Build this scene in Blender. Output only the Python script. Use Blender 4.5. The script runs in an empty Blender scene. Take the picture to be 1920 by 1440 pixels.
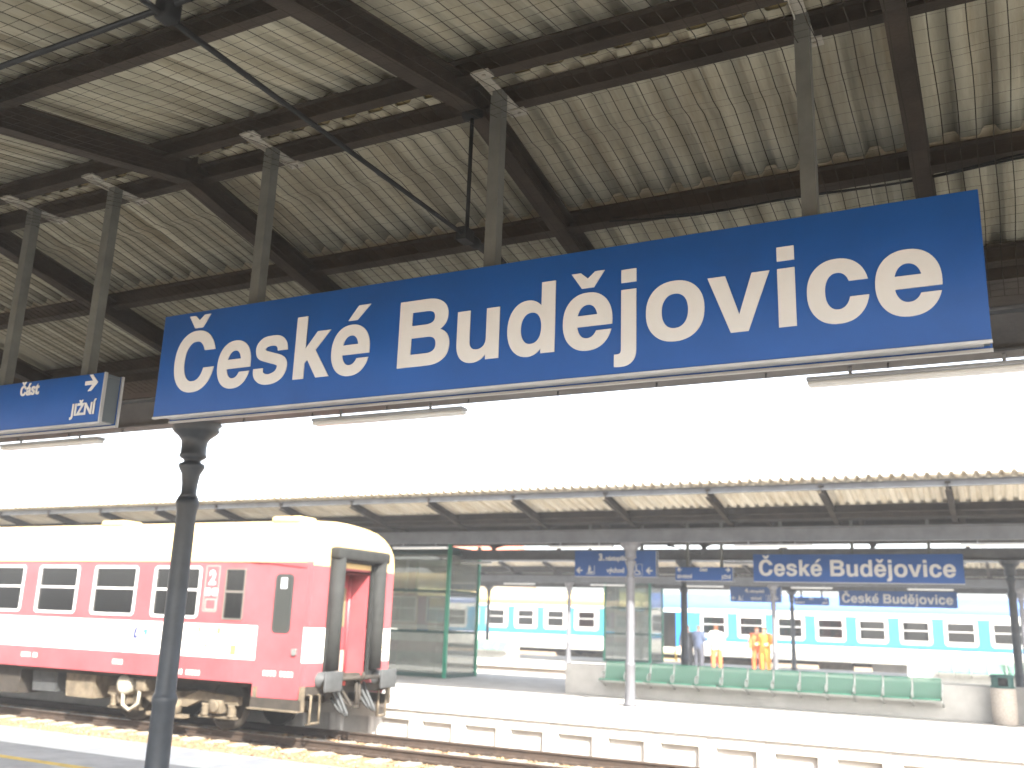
import bpy, bmesh, math, random
from mathutils import Vector, Matrix
random.seed(7)
S = bpy.context.scene
COL = S.collection
R = math.radians

# ------------------------------------------------------------------ camera
EYE = 1.65
cd = bpy.data.cameras.new('camera'); CAM = bpy.data.objects.new('camera', cd); COL.objects.link(CAM)
rx = Vector((0.88885558, 0.45695693, 0.03355764))       # image right in the world
dn = Vector((-0.08241885, 0.23150344, -0.96933652))     # image down
fw = Vector((-0.45071375, 0.85883439, 0.24343499))      # view direction
m = Matrix((rx, -dn, -fw)).transposed().to_4x4(); m.translation = Vector((0, 0, EYE))
CAM.matrix_world = m
cd.sensor_width = 36.0; cd.lens = 36.0 * 1777.287 / 1920.0
cd.clip_start = 0.05; cd.clip_end = 2000
cd.dof.use_dof = True; cd.dof.focus_distance = 4.7; cd.dof.aperture_fstop = 2.3
S.camera = CAM

# ------------------------------------------------------------------ sky and sun
SUN_DIR = Vector((0.62, -0.58, 0.70)).normalized()      # towards the sun: behind the camera, to the right
w = bpy.data.worlds.new('World'); S.world = w; w.use_nodes = True
nt = w.node_tree; bg = nt.nodes['Background']
sky = nt.nodes.new('ShaderNodeTexSky'); sky.sky_type = 'NISHITA'; sky.sun_disc = False
sky.sun_elevation = math.asin(SUN_DIR.z); sky.sun_rotation = math.atan2(SUN_DIR.x, SUN_DIR.y)
sky.air_density = 1.0; sky.dust_density = 4.0; sky.ozone_density = 1.0
hz = nt.nodes.new('ShaderNodeHueSaturation'); hz.inputs['Saturation'].default_value = 0.42      # milky, hazy sky
nt.links.new(sky.outputs[0], hz.inputs['Color']); nt.links.new(hz.outputs[0], bg.inputs[0]); bg.inputs[1].default_value = 0.15
sl = bpy.data.lights.new('sun', 'SUN'); sl.energy = 4.2; sl.angle = R(0.6); sl.color = (1.0, 0.95, 0.86)
so = bpy.data.objects.new('sun', sl); COL.objects.link(so)
so.rotation_euler = SUN_DIR.to_track_quat('Z', 'Y').to_euler()
S.view_settings.view_transform = 'Standard'; S.view_settings.look = 'None'
S.view_settings.gamma = 1.0; S.view_settings.exposure = 2.45
S.view_settings.use_curve_mapping = False
S.render.engine = 'CYCLES'
S.cycles.max_bounces = 9; S.cycles.diffuse_bounces = 5; S.cycles.glossy_bounces = 4
S.cycles.transmission_bounces = 8; S.cycles.transparent_max_bounces = 16
S.cycles.use_denoising = True; S.cycles.caustics_reflective = False; S.cycles.caustics_refractive = False

# ------------------------------------------------------------------ materials
MATS = {}
def mat(name, col, rough=0.6, metal=0.0, var=0.0, vscale=3.0, col2=None, bump=0.0, bscale=40.0, coat=0.0, emit=None, stretch=None, spec=0.5):
    if name in MATS: return MATS[name]
    M = bpy.data.materials.new(name); M.use_nodes = True
    n = M.node_tree.nodes; l = M.node_tree.links; b = n['Principled BSDF']
    b.inputs['Base Color'].default_value = (*col, 1); b.inputs['Roughness'].default_value = rough
    b.inputs['Metallic'].default_value = metal; b.inputs['Specular IOR Level'].default_value = spec; b.inputs['Coat Weight'].default_value = coat
    tc = None
    def coords():
        nonlocal tc
        if tc is None:
            t = n.new('ShaderNodeTexCoord'); mp = n.new('ShaderNodeMapping')
            if stretch: mp.inputs['Scale'].default_value = stretch
            l.new(t.outputs['Object'], mp.inputs['Vector']); tc = mp
        return tc.outputs['Vector']
    if var > 0 or col2:
        ns = n.new('ShaderNodeTexNoise'); ns.inputs['Scale'].default_value = vscale; ns.inputs['Detail'].default_value = 7; ns.inputs['Roughness'].default_value = 0.65
        l.new(coords(), ns.inputs['Vector'])
        cr = n.new('ShaderNodeValToRGB'); cr.color_ramp.elements[0].position = 0.33; cr.color_ramp.elements[1].position = 0.68
        c2 = col2 or tuple(c * (1 - var) for c in col)
        cr.color_ramp.elements[0].color = (*c2, 1); cr.color_ramp.elements[1].color = (*(col if col2 else tuple(min(1, c * (1 + var * 0.5)) for c in col)), 1)
        l.new(ns.outputs['Fac'], cr.inputs['Fac']); l.new(cr.outputs['Color'], b.inputs['Base Color'])
        mr = n.new('ShaderNodeMapRange'); mr.inputs['To Min'].default_value = min(1, rough + 0.12); mr.inputs['To Max'].default_value = max(0.03, rough - 0.08)
        l.new(ns.outputs['Fac'], mr.inputs['Value']); l.new(mr.outputs['Result'], b.inputs['Roughness'])
    if bump > 0:
        n2 = n.new('ShaderNodeTexNoise'); n2.inputs['Scale'].default_value = bscale; n2.inputs['Detail'].default_value = 4
        l.new(coords(), n2.inputs['Vector'])
        bp = n.new('ShaderNodeBump'); bp.inputs['Strength'].default_value = bump; bp.inputs['Distance'].default_value = 0.02
        l.new(n2.outputs['Fac'], bp.inputs['Height']); l.new(bp.outputs['Normal'], b.inputs['Normal'])
    if emit:
        b.inputs['Emission Color'].default_value = (*emit[:3], 1); b.inputs['Emission Strength'].default_value = emit[3]
    MATS[name] = M; return M

def glass(name, tint, gloss=0.12, dirt_refl=0.0):
    M = bpy.data.materials.new(name); M.use_nodes = True; n = M.node_tree.nodes; l = M.node_tree.links
    for x in list(n): n.remove(x)
    out = n.new('ShaderNodeOutputMaterial'); tr = n.new('ShaderNodeBsdfTransparent'); tr.inputs[0].default_value = (*tint, 1)
    gl = n.new('ShaderNodeBsdfGlossy'); gl.inputs['Roughness'].default_value = 0.02
    lw = n.new('ShaderNodeLayerWeight'); lw.inputs[0].default_value = 0.35
    mr = n.new('ShaderNodeMapRange'); mr.inputs['To Min'].default_value = gloss; mr.inputs['To Max'].default_value = 0.95
    l.new(lw.outputs['Fresnel'], mr.inputs['Value'])
    mx = n.new('ShaderNodeMixShader'); l.new(mr.outputs[0], mx.inputs[0]); l.new(tr.outputs[0], mx.inputs[1]); l.new(gl.outputs[0], mx.inputs[2])
    last = mx.outputs[0]
    if dirt_refl > 0:  # dirty film whose pale grey also stands in for reflections on the pane
        df = n.new('ShaderNodeBsdfDiffuse'); df.inputs[0].default_value = (0.42, 0.44, 0.40, 1)
        ns = n.new('ShaderNodeTexNoise'); ns.inputs['Scale'].default_value = 2.5; ns.inputs['Detail'].default_value = 6
        tcn = n.new('ShaderNodeTexCoord'); l.new(tcn.outputs['Object'], ns.inputs['Vector'])
        m2 = n.new('ShaderNodeMapRange'); m2.inputs['To Min'].default_value = dirt_refl * 0.3; m2.inputs['To Max'].default_value = dirt_refl * 1.5
        l.new(ns.outputs['Fac'], m2.inputs['Value'])
        mx2 = n.new('ShaderNodeMixShader'); l.new(m2.outputs[0], mx2.inputs[0]); l.new(last, mx2.inputs[1]); l.new(df.outputs[0], mx2.inputs[2]); last = mx2.outputs[0]
    l.new(last, out.inputs[0]); MATS[name] = M; return M

def perforated(name, col, open_share):
    M = bpy.data.materials.new(name); M.use_nodes = True; n = M.node_tree.nodes; l = M.node_tree.links
    b = n['Principled BSDF']; b.inputs['Base Color'].default_value = (*col, 1); b.inputs['Roughness'].default_value = 0.45
    tr = n.new('ShaderNodeBsdfTransparent'); mx = n.new('ShaderNodeMixShader'); mx.inputs[0].default_value = open_share
    l.new(b.outputs[0], mx.inputs[1]); l.new(tr.outputs[0], mx.inputs[2]); l.new(mx.outputs[0], n['Material Output'].inputs[0])
    MATS[name] = M; return M

steel = mat('canopy_steel_brown', (0.025, 0.019, 0.014), 0.75, 0, 0.5, 4.0, bump=0.15, bscale=60, spec=0.2)
beamm = mat('canopy_beam_grey', (0.085, 0.09, 0.098), 0.55, 0, 0.3, 3.0, bump=0.1)
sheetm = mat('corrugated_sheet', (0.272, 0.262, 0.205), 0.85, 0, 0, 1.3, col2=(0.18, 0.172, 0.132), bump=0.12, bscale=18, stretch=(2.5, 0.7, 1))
wingm = mat('corrugated_sheet_bounce_lit', (0.56, 0.53, 0.46), 0.8, 0, 0, 1.3, col2=(0.47, 0.445, 0.38), bump=0.1, bscale=18)  # paler copy of the roof sheet, ground-bounce brightness put into its colour
def grime(M, lo=0.62, hi=1.12):                                # water stains, rust runs and odd darker sheets
    n = M.node_tree.nodes; l = M.node_tree.links; b = n['Principled BSDF']; src = b.inputs['Base Color'].links[0].from_socket
    tcn = n.new('ShaderNodeTexCoord'); mp = n.new('ShaderNodeMapping'); mp.inputs['Scale'].default_value = (5.0, 0.45, 1.0)
    oi = n.new('ShaderNodeObjectInfo'); ad = n.new('ShaderNodeVectorMath'); ad.operation = 'ADD'
    cx = n.new('ShaderNodeCombineXYZ'); mu = n.new('ShaderNodeMath'); mu.operation = 'MULTIPLY'; mu.inputs[1].default_value = 37.0
    l.new(oi.outputs['Random'], mu.inputs[0]); l.new(mu.outputs[0], cx.inputs[0]); l.new(mu.outputs[0], cx.inputs[1])
    l.new(tcn.outputs['Object'], mp.inputs['Vector']); l.new(mp.outputs[0], ad.inputs[0]); l.new(cx.outputs[0], ad.inputs[1])
    ns = n.new('ShaderNodeTexNoise'); ns.inputs['Scale'].default_value = 1.1; ns.inputs['Detail'].default_value = 8; ns.inputs['Roughness'].default_value = 0.7; l.new(ad.outputs[0], ns.inputs['Vector'])
    cr = n.new('ShaderNodeValToRGB'); e = cr.color_ramp.elements; e[0].position = 0.34; e[0].color = (lo, lo*0.92, lo*0.80, 1); e[1].position = 0.56; e[1].color = (1, 1, 1, 1)
    l.new(ns.outputs['Fac'], cr.inputs[0])
    mr = n.new('ShaderNodeMapRange'); mr.inputs['To Min'].default_value = 0.84; mr.inputs['To Max'].default_value = hi; l.new(oi.outputs['Random'], mr.inputs['Value'])
    m1 = n.new('ShaderNodeMix'); m1.data_type = 'RGBA'; m1.blend_type = 'MULTIPLY'; m1.inputs[0].default_value = 1.0; l.new(src, m1.inputs[6]); l.new(cr.outputs[0], m1.inputs[7])
    m2 = n.new('ShaderNodeVectorMath'); m2.operation = 'SCALE'; l.new(m1.outputs[2], m2.inputs[0]); l.new(mr.outputs[0], m2.inputs['Scale']); l.new(m2.outputs[0], b.inputs['Base Color'])
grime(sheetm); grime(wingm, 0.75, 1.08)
ridgem = mat('ridge_sheet_yellowed', (0.25, 0.195, 0.085), 0.85, 0, 0.35, 2.0)
galv = mat('galvanised_tube', (0.072, 0.077, 0.071), 0.6, 0.05, 0.25, 6.0)
bracketm = mat('bracket_zinc', (0.24, 0.23, 0.20), 0.55, 0.1, 0.2, 8.0)
rodm = mat('tie_rod_black', (0.008, 0.009, 0.010), 0.8, 0, 0.3, 8.0, spec=0.15)
ironm = mat('cast_iron_paint', (0.038, 0.046, 0.058), 0.42, 0, 0.25, 7.0, bump=0.08, bscale=90)
ironl = mat('cast_iron_paint_light', (0.085, 0.086, 0.095), 0.55, 0, 0.2, 6.0)
blue = mat('sign_blue', (0.003, 0.056, 0.235), 0.42, 0, 0.16, 1.6, spec=0.28)
letterm = mat('sign_letter_white', (0.47, 0.475, 0.48), 0.5, 0, 0.06, 6.0)
alu = mat('aluminium_frame', (0.38, 0.39, 0.40), 0.4, 0.5, 0.15, 5.0)
lampbody = mat('lamp_housing', (0.33, 0.35, 0.37), 0.5, 0, 0.15, 5.0)
diffm = mat('lamp_diffuser', (0.72, 0.73, 0.72), 0.4)
netm = mat('net_cord', (0.02, 0.018, 0.014), 0.9, spec=0.1)
asphalt = mat('platform_asphalt', (0.40, 0.395, 0.38), 0.85, 0, 0.25, 2.0, bump=0.3, bscale=120)
paving = mat('platform_paving', (0.44, 0.43, 0.41), 0.85, 0, 0.2, 1.5, bump=0.2, bscale=80)
conc = mat('concrete', (0.42, 0.41, 0.385), 0.85, 0, 0, 2.2, col2=(0.33, 0.32, 0.30), bump=0.2, bscale=50)
concl = mat('concrete_edge', (0.52, 0.51, 0.49), 0.85, 0, 0.15, 3.0, bump=0.15, bscale=70)
yellowp = mat('yellow_line_paint', (0.62, 0.43, 0.06), 0.7, 0, 0.25, 9.0)
gravel = mat('ballast_gravel', (0.29, 0.185, 0.095), 0.95, 0, 0, 14.0, col2=(0.11, 0.075, 0.045), bump=1.0, bscale=28)
stonem = [mat('ballast_stone_a', (0.33, 0.22, 0.115), 0.9), mat('ballast_stone_b', (0.22, 0.14, 0.075), 0.9), mat('ballast_stone_c', (0.12, 0.085, 0.055), 0.9)]
railm = mat('rail_rust', (0.045, 0.029, 0.020), 0.75, 0.1, 0.35, 6.0)
railtop = mat('rail_head', (0.30, 0.28, 0.26), 0.32, 0.8)
sleeperm = mat('sleeper_concrete', (0.30, 0.27, 0.22), 0.9, 0, 0.35, 4.0)
redp = mat('coach_red', (0.32, 0.066, 0.075), 0.4, 0, 0.22, 1.3, coat=0.1)
whitep = mat('coach_white', (0.74, 0.72, 0.66), 0.42, 0, 0.08, 1.2, coat=0.15)
creamp = mat('coach_cream_roof', (0.52, 0.385, 0.175), 0.5, 0, 0.12, 1.5)
cyanp = mat('coach_cyan', (0.045, 0.28, 0.46), 0.36, 0, 0.06, 1.0, coat=0.2)
bluep = mat('coach_roof_blue', (0.075, 0.15, 0.38), 0.4, 0, 0.08, 1.0)
bluel = mat('coach_line_blue', (0.02, 0.07, 0.25), 0.4)
yelp = mat('coach_yellow_stripe', (0.58, 0.37, 0.10), 0.5)
rubber = mat('bellows_rubber', (0.018, 0.019, 0.018), 0.8, 0, 0.3, 5.0, spec=0.25)
under = mat('underframe_dirt', (0.030, 0.024, 0.018), 0.85, 0, 0.4, 5.0)
bogm = mat('bogie_dusty', (0.125, 0.10, 0.068), 0.85, 0, 0.45, 6.0)
buffm = mat('buffer_grey', (0.042, 0.045, 0.047), 0.7, 0, 0.3, 6.0)
winframe = mat('window_frame_alu', (0.66, 0.66, 0.65), 0.35, 0.3, 0.08, 5.0)
darkin = mat('interior_dark', (0.24, 0.20, 0.18), 0.8)
seatm = mat('seat_fabric', (0.12, 0.035, 0.035), 0.9)
pale = mat('pale_marking', (0.72, 0.62, 0.55), 0.5)
greenf = mat('lift_frame_green', (0.014, 0.24, 0.145), 0.4, 0, 0.12, 4.0)
greens = perforated('perforated_seat_green', (0.13, 0.28, 0.205), 0.40)
greend = mat('bin_lid_green', (0.012, 0.055, 0.050), 0.45)
legm = mat('seat_frame_grey', (0.48, 0.49, 0.47), 0.4, 0.4)
binm = mat('bin_exposed_aggregate', (0.36, 0.32, 0.28), 0.9, 0, 0.3, 40.0, bump=0.5, bscale=90)
blackm = mat('black_void', (0.012, 0.011, 0.011), 0.8)
trainglass = glass('train_glass', (0.52, 0.50, 0.47), 0.10)
liftglass = glass('lift_glass', (0.84, 0.92, 0.89), 0.15, 0.34)
liftblue = mat('lift_car_blue', (0.05, 0.20, 0.42), 0.35)
rooftile = mat('roof_tile_red', (0.42, 0.13, 0.07), 0.8, 0, 0.3, 2.0)
plaster = mat('house_plaster', (0.62, 0.55, 0.42), 0.85, 0, 0.12, 1.0)

# ------------------------------------------------------------------ mesh helpers
class MB:
    def __init__(s): s.v = []; s.f = []; s.mi = []; s.sm = []
    def add(s, vs, fs, mi=0, sm=False):
        o = len(s.v); s.v += [tuple(v) for v in vs]
        for f in fs: s.f.append(tuple(o + i for i in f)); s.mi.append(mi); s.sm.append(sm)
        return s
    def box(s, x0, x1, y0, y1, z0, z1, mi=0):
        v = [(x0,y0,z0),(x1,y0,z0),(x1,y1,z0),(x0,y1,z0),(x0,y0,z1),(x1,y0,z1),(x1,y1,z1),(x0,y1,z1)]
        return s.add(v, [(3,2,1,0),(4,5,6,7),(0,1,5,4),(1,2,6,5),(2,3,7,6),(3,0,4,7)], mi)
    def bbox(s, x0, x1, y0, y1, z0, z1, b=0.01, mi=0):      # box with bevelled edges along its long outline
        bm = bmesh.new(); bmesh.ops.create_cube(bm, size=1)
        for v in bm.verts: v.co = ((x0+x1)/2 + v.co.x*(x1-x0), (y0+y1)/2 + v.co.y*(y1-y0), (z0+z1)/2 + v.co.z*(z1-z0))
        bmesh.ops.bevel(bm, geom=bm.edges[:], offset=b, segments=2, profile=0.5, affect='EDGES')
        bm.verts.index_update()
        s.add([v.co[:] for v in bm.verts], [tuple(v.index for v in f.verts) for f in bm.faces], mi, True); bm.free(); return s
    def tube(s, pts, r, n=8, mi=0, cap=True, sm=True):
        pts = [Vector(p) for p in pts]; rr = r if isinstance(r, (list, tuple)) else [r] * len(pts)
        o = len(s.v); up = None
        for i, p in enumerate(pts):
            d = (pts[min(i+1, len(pts)-1)] - pts[max(i-1, 0)]).normalized()
            if up is None: up = Vector((0,0,1)) if abs(d.z) < 0.9 else Vector((1,0,0))
            a = d.cross(up).normalized(); b = a.cross(d).normalized(); up = b
            for k in range(n):
                t = 2*math.pi*(k+0.5)/n; s.v.append(tuple(p + a*math.cos(t)*rr[i] + b*math.sin(t)*rr[i]))
        for i in range(len(pts)-1):
            for k in range(n):
                s.f.append((o+i*n+k, o+i*n+(k+1)%n, o+(i+1)*n+(k+1)%n, o+(i+1)*n+k)); s.mi.append(mi); s.sm.append(sm)
        if cap:
            s.f.append(tuple(o+k for k in range(n))[::-1]); s.f.append(tuple(o+(len(pts)-1)*n+k for k in range(n))); s.mi += [mi, mi]; s.sm += [False, False]
        return s
    def lathe(s, prof, n=24, c=(0,0), mi=0, axis='z'):
        o = len(s.v)
        for r, z in prof:
            for k in range(n):
                t = 2*math.pi*k/n; a, b = r*math.cos(t), r*math.sin(t)
                s.v.append((c[0]+a, c[1]+b, z) if axis == 'z' else ((c[0]+a, z, c[1]+b) if axis == 'y' else (z, c[0]+a, c[1]+b)))
        for i in range(len(prof)-1):
            for k in range(n):
                s.f.append((o+i*n+k, o+i*n+(k+1)%n, o+(i+1)*n+(k+1)%n, o+(i+1)*n+k)); s.mi.append(mi); s.sm.append(True)
        s.f.append(tuple(o+k for k in range(n))[::-1]); s.f.append(tuple(o+(len(prof)-1)*n+k for k in range(n))); s.mi += [mi, mi]; s.sm += [False, False]
        return s
    def prism(s, poly, axis, a, b, mi=0):                   # poly: 2-D outline; axis: extrusion axis
        n = len(poly)
        def P(u, v, t): return (t, u, v) if axis == 'x' else ((u, t, v) if axis == 'y' else (u, v, t))
        vs = [P(u, v, a) for u, v in poly] + [P(u, v, b) for u, v in poly]
        fs = [tuple(range(n)), tuple(range(2*n-1, n-1, -1))] + [(i, n+i, n+(i+1)%n, (i+1)%n) for i in range(n)]
        return s.add(vs, fs, mi)
    def mesh(s, name, mats):
        me = bpy.data.meshes.new(name); me.from_pydata(s.v, [], s.f)
        for M in (mats if isinstance(mats, (list, tuple)) else [mats]): me.materials.append(M)
        me.polygons.foreach_set('material_index', s.mi); me.polygons.foreach_set('use_smooth', s.sm)
        bm = bmesh.new(); bm.from_mesh(me); bmesh.ops.recalc_face_normals(bm, faces=bm.faces); bm.to_mesh(me); bm.free()
        me.update(); return me
    def obj(s, name, mats, parent=None, loc=None): return link(name, s.mesh(name, mats), parent, loc)

def link(name, data, parent=None, loc=None):
    o = bpy.data.objects.new(name, data); COL.objects.link(o)
    if parent is not None: o.parent = parent
    if loc is not None: o.location = loc
    return o
def tag(o, label=None, cat=None, group=None, kind=None):
    if label: o['label'] = label
    if cat: o['category'] = cat
    if group: o['group'] = group
    if kind: o['kind'] = kind
    return o
def thing(name, label, cat, loc=(0,0,0), group=None):
    o = bpy.data.objects.new(name, None); COL.objects.link(o); o.location = loc; o.empty_display_size = 0.2
    return tag(o, label, cat, group)
def copy_tree(src, parent=None):
    c = src.copy(); COL.objects.link(c); c.parent = parent
    for ch in list(src.children): copy_tree(ch, c)
    return c

# ------------------------------------------------------------------ lettering (hand-drawn bold grotesque, 1000 units per em)
def bez(p0, p1, p2, p3, n=10):
    return [tuple((1-t)**3*a + 3*(1-t)**2*t*b + 3*(1-t)*t*t*c + t**3*d for a, b, c, d in zip(p0, p1, p2, p3)) for t in [(i+1)/n for i in range(n)]]
def path(*cmds):
    out = [cmds[0]]
    for c in cmds[1:]:
        if len(c) == 3: out += bez(out[-1], *c)
        else: out.append(c)
    return out
def sel(cx, cy, rx_, ry_, t, e=2.22):
    c, s_ = math.cos(t), math.sin(t)
    return (cx + rx_*math.copysign(abs(c)**(2/e), c), cy + ry_*math.copysign(abs(s_)**(2/e), s_))
def arc(cx, cy, rx_, ry_, t0, t1, n=28): return [sel(cx, cy, rx_, ry_, t0 + (t1-t0)*i/n) for i in range(n+1)]
def tsel(cx, cy, rx_, ry_, y, right=True, e=2.22):      # parameter where the superellipse crosses height y
    k = (abs(y-cy)/ry_)**(e/2); t = math.asin(min(1, k)); t = t if y >= cy else -t
    return t if right else math.pi - t
def open_c(x0, x1, y0, y1, sx, sy, yu, yl):
    cx, cy, rx_, ry_ = (x0+x1)/2, (y0+y1)/2, (x1-x0)/2, (y1-y0)/2; ix, iy = rx_-sx, ry_-sy
    o = arc(cx, cy, rx_, ry_, tsel(cx, cy, rx_, ry_, yu), 2*math.pi + tsel(cx, cy, rx_, ry_, yl), 48)
    i = arc(cx, cy, ix, iy, 2*math.pi + tsel(cx, cy, ix, iy, yl), tsel(cx, cy, ix, iy, yu), 44)
    return [o + i]
def g_e():
    cx, cy, rx_, ry_, ix, iy = 278, 261, 250, 285, 112, 172
    o = arc(cx, cy, rx_, ry_, tsel(cx, cy, rx_, ry_, 216), 2*math.pi + tsel(cx, cy, rx_, ry_, 158), 48)
    i = arc(cx, cy, ix, iy, 2*math.pi + tsel(cx, cy, ix, iy, 158), math.pi - tsel(cx, cy, ix, iy, 216), 24)
    h = arc(cx, cy, ix, iy, tsel(cx, cy, ix, iy, 318), math.pi - tsel(cx, cy, ix, iy, 318), 20)
    return [o + i, h]
def g_s():
    c = [(440,362),(425,425),(365,478),(272,490),(180,478),(122,432),(118,378),(150,330),(270,288),(395,248),(446,200),(440,130),(385,66),(280,34),(180,46),(112,98),(100,172)]
    pts = []
    for i in range(len(c)-1):
        p0, p1, p2, p3 = c[max(i-1,0)], c[i], c[i+1], c[min(i+2, len(c)-1)]
        for k in range(5):
            t = k/5; pts.append(tuple(0.5*((2*b)+(-a+cc)*t+(2*a-5*b+4*cc-d)*t*t+(-a+3*b-3*cc+d)*t**3) for a,b,cc,d in zip(p0,p1,p2,p3)))
    pts.append(c[-1]); L, Rr = [], []
    for i, p in enumerate(pts):
        a, b = pts[max(i-1,0)], pts[min(i+1,len(pts)-1)]; dx, dy = b[0]-a[0], b[1]-a[1]; q = math.hypot(dx, dy)
        if i in (0, len(pts)-1): dx, dy, q = 0, (1 if i == 0 else 1), 1
        h = 60 + 11*abs(dy)/q
        L.append((p[0]-dy/q*h, p[1]+dx/q*h)); Rr.append((p[0]+dy/q*h, p[1]-dx/q*h))
    return [(L + Rr[::-1])[::-1]]
CARON = [(-163,150),(-76,150),(0,84),(76,150),(163,150),(60,0),(-60,0)]
ACUTE = [(-30,0),(78,0),(238,155),(95,155)]
def sh(pl, dx, dy): return [(x+dx, y+dy) for x, y in pl]
GL = {
 'C': (722, open_c(44, 686, -19, 737, 152, 126, 488, 262)), 'c': (556, open_c(34, 528, -23, 546, 140, 116, 345, 196)),
 'e': (556, g_e()), 's': (556, g_s()),
 'k': (556, [[(69,0),(69,718),(209,718),(209,330),(370,524),(540,524),(347,316),(556,0),(388,0),(250,219),(209,176),(209,0)]]),
 'B': (722, [path((73,0),(73,718),(400,718),((560,718),(662,655),(662,530)),((662,450),(620,400),(560,375)),((650,350),(690,290),(690,205)),((690,70),(590,0),(430,0))),
             path((223,595),(223,437),(395,437),((475,437),(512,465),(512,516)),((512,570),(475,595),(395,595))),
             path((223,312),(223,124),(415,124),((495,124),(536,155),(536,217)),((536,280),(495,312),(415,312)))]),
 'u': (611, [path((66,524),(66,180),((66,50),(130,-23),(245,-23)),((310,-23),(365,5),(405,62)),(405,0),(545,0),(545,524),(405,524),(405,215),((405,145),(360,103),(300,103)),((240,103),(206,135),(206,205)),(206,524))]),
 'd': (611, [path((405,718),(545,718),(545,0),(405,0),(405,60),((370,5),(315,-23),(255,-23)),((120,-23),(35,95),(35,261)),((35,430),(120,547),(255,547)),((315,547),(370,520),(405,468))), arc(292,262,117,166,0,2*math.pi,40)[:-1]]),
 'j': (278, [path((69,524),(209,524),(209,-60),((209,-160),(155,-214),(60,-214)),((40,-214),(20,-213),(0,-210)),(0,-100),((50,-104),(69,-95),(69,-50))), [(69,604),(209,604),(209,725),(69,725)]]),
 'o': (611, [arc(305,262,271,285,0,2*math.pi,56)[:-1], arc(305,262,130,170,0,2*math.pi,48)[:-1]]),
 'v': (556, [[(8,524),(159,524),(281,140),(402,524),(548,524),(355,0),(205,0)]]),
 'i': (278, [[(69,0),(209,0),(209,524),(69,524)], [(69,604),(209,604),(209,725),(69,725)]]), ' ': (278, []),
}
GL['Č'] = (722, GL['C'][1] + [sh(CARON, 375, 782)]); GL['é'] = (556, GL['e'][1] + [sh(ACUTE, 262, 603)]); GL['ě'] = (556, GL['e'][1] + [sh(CARON, 278, 603)])

def fill_mesh(name, loops, scale, depth, material, off=0.0):
    cu = bpy.data.curves.new(name, 'CURVE'); cu.dimensions = '2D'; cu.fill_mode = 'BOTH'; cu.extrude = depth/2; cu.offset = off*scale
    for lp in loops:
        sp = cu.splines.new('POLY'); sp.points.add(len(lp)-1); sp.use_cyclic_u = True
        for p, q in zip(sp.points, lp): p.co = (q[0]*scale, q[1]*scale, 0, 1)
    to = bpy.data.objects.new(name, cu); COL.objects.link(to)
    me = bpy.data.meshes.new_from_object(to.evaluated_get(bpy.context.evaluated_depsgraph_get()))
    bpy.data.objects.remove(to); bpy.data.curves.remove(cu)
    me.materials.clear(); me.materials.append(material); me.name = name; return me
LETTER_CACHE = {}
def station_name(parent, x0, z0, yface, scale):
    x = x0
    for ch in 'České Budějovice':
        wd, loops = GL[ch]
        if loops:
            k = (ch, round(scale, 6))
            if k not in LETTER_CACHE: LETTER_CACHE[k] = fill_mesh('letter', loops, scale, 0.006, letterm, 0.0 if ch == 's' else 4.5)
            o = link('letter', LETTER_CACHE[k], parent, (x, yface - 0.002, z0)); o.rotation_euler = (R(90), 0, 0)
        x += wd*scale
def small_text(parent, body, x, z, yface, size, align='LEFT', name='lettering', material=None, bold=0.03, sx=0.95):
    cu = bpy.data.curves.new(name, 'FONT'); cu.body = body; cu.size = size; cu.align_x = align; cu.offset = bold*size; cu.extrude = 0.0015
    to = bpy.data.objects.new(name, cu); COL.objects.link(to)
    me = bpy.data.meshes.new_from_object(to.evaluated_get(bpy.context.evaluated_depsgraph_get()))
    bpy.data.objects.remove(to); bpy.data.curves.remove(cu); me.materials.clear(); me.materials.append(material or letterm)
    o = link(name, me, parent, (x, yface - 0.003, z)); o.rotation_euler = (R(90), 0, 0); o.scale = (sx, 1, 1); return o
def plate(parent, name, poly, yface, material, depth=0.005):     # flat cut-out standing proud of a face that looks to -y
    return MB().prism(poly, 'y', yface - depth, yface + 0.001).obj(name, material, parent)

# ------------------------------------------------------------------ the ground, tracks and platforms
ZR = -0.55
MB().box(-400, 300, -120, 500, -1.4, -0.78).obj('ground', gravel)['kind'] = 'structure'
TRACKS = [(10.9, -34, 12), (15.42, -60, 14), (30.0, -60, 12), (34.5, -60, 12), (51.42, -60, 14)]
railprof = [(-0.07,-0.16),(0.07,-0.16),(0.07,-0.145),(0.012,-0.125),(0.012,-0.045),(0.036,-0.032),(0.036,-0.004),(0.030,0.0),(-0.030,0.0),(-0.036,-0.004),(-0.036,-0.032),(-0.012,-0.045),(-0.012,-0.125),(-0.07,-0.145)]
slp = MB(); slp.prism([(-1.3,-0.20),(1.3,-0.20),(1.3,-0.02),(0.95,0.0),(0.5,0.0),(0.42,-0.04),(-0.42,-0.04),(-0.5,0.0),(-0.95,0.0),(-1.3,-0.02)], 'x', -0.13, 0.13)
SLEEPER = slp.mesh('sleeper', sleeperm)
clip = MB()
for s_ in (-1, 1): clip.box(-0.06, 0.06, s_*0.09-0.035, s_*0.09+0.035, -0.16, -0.115)
CLIP = clip.mesh('rail_clip', railm)
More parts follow.
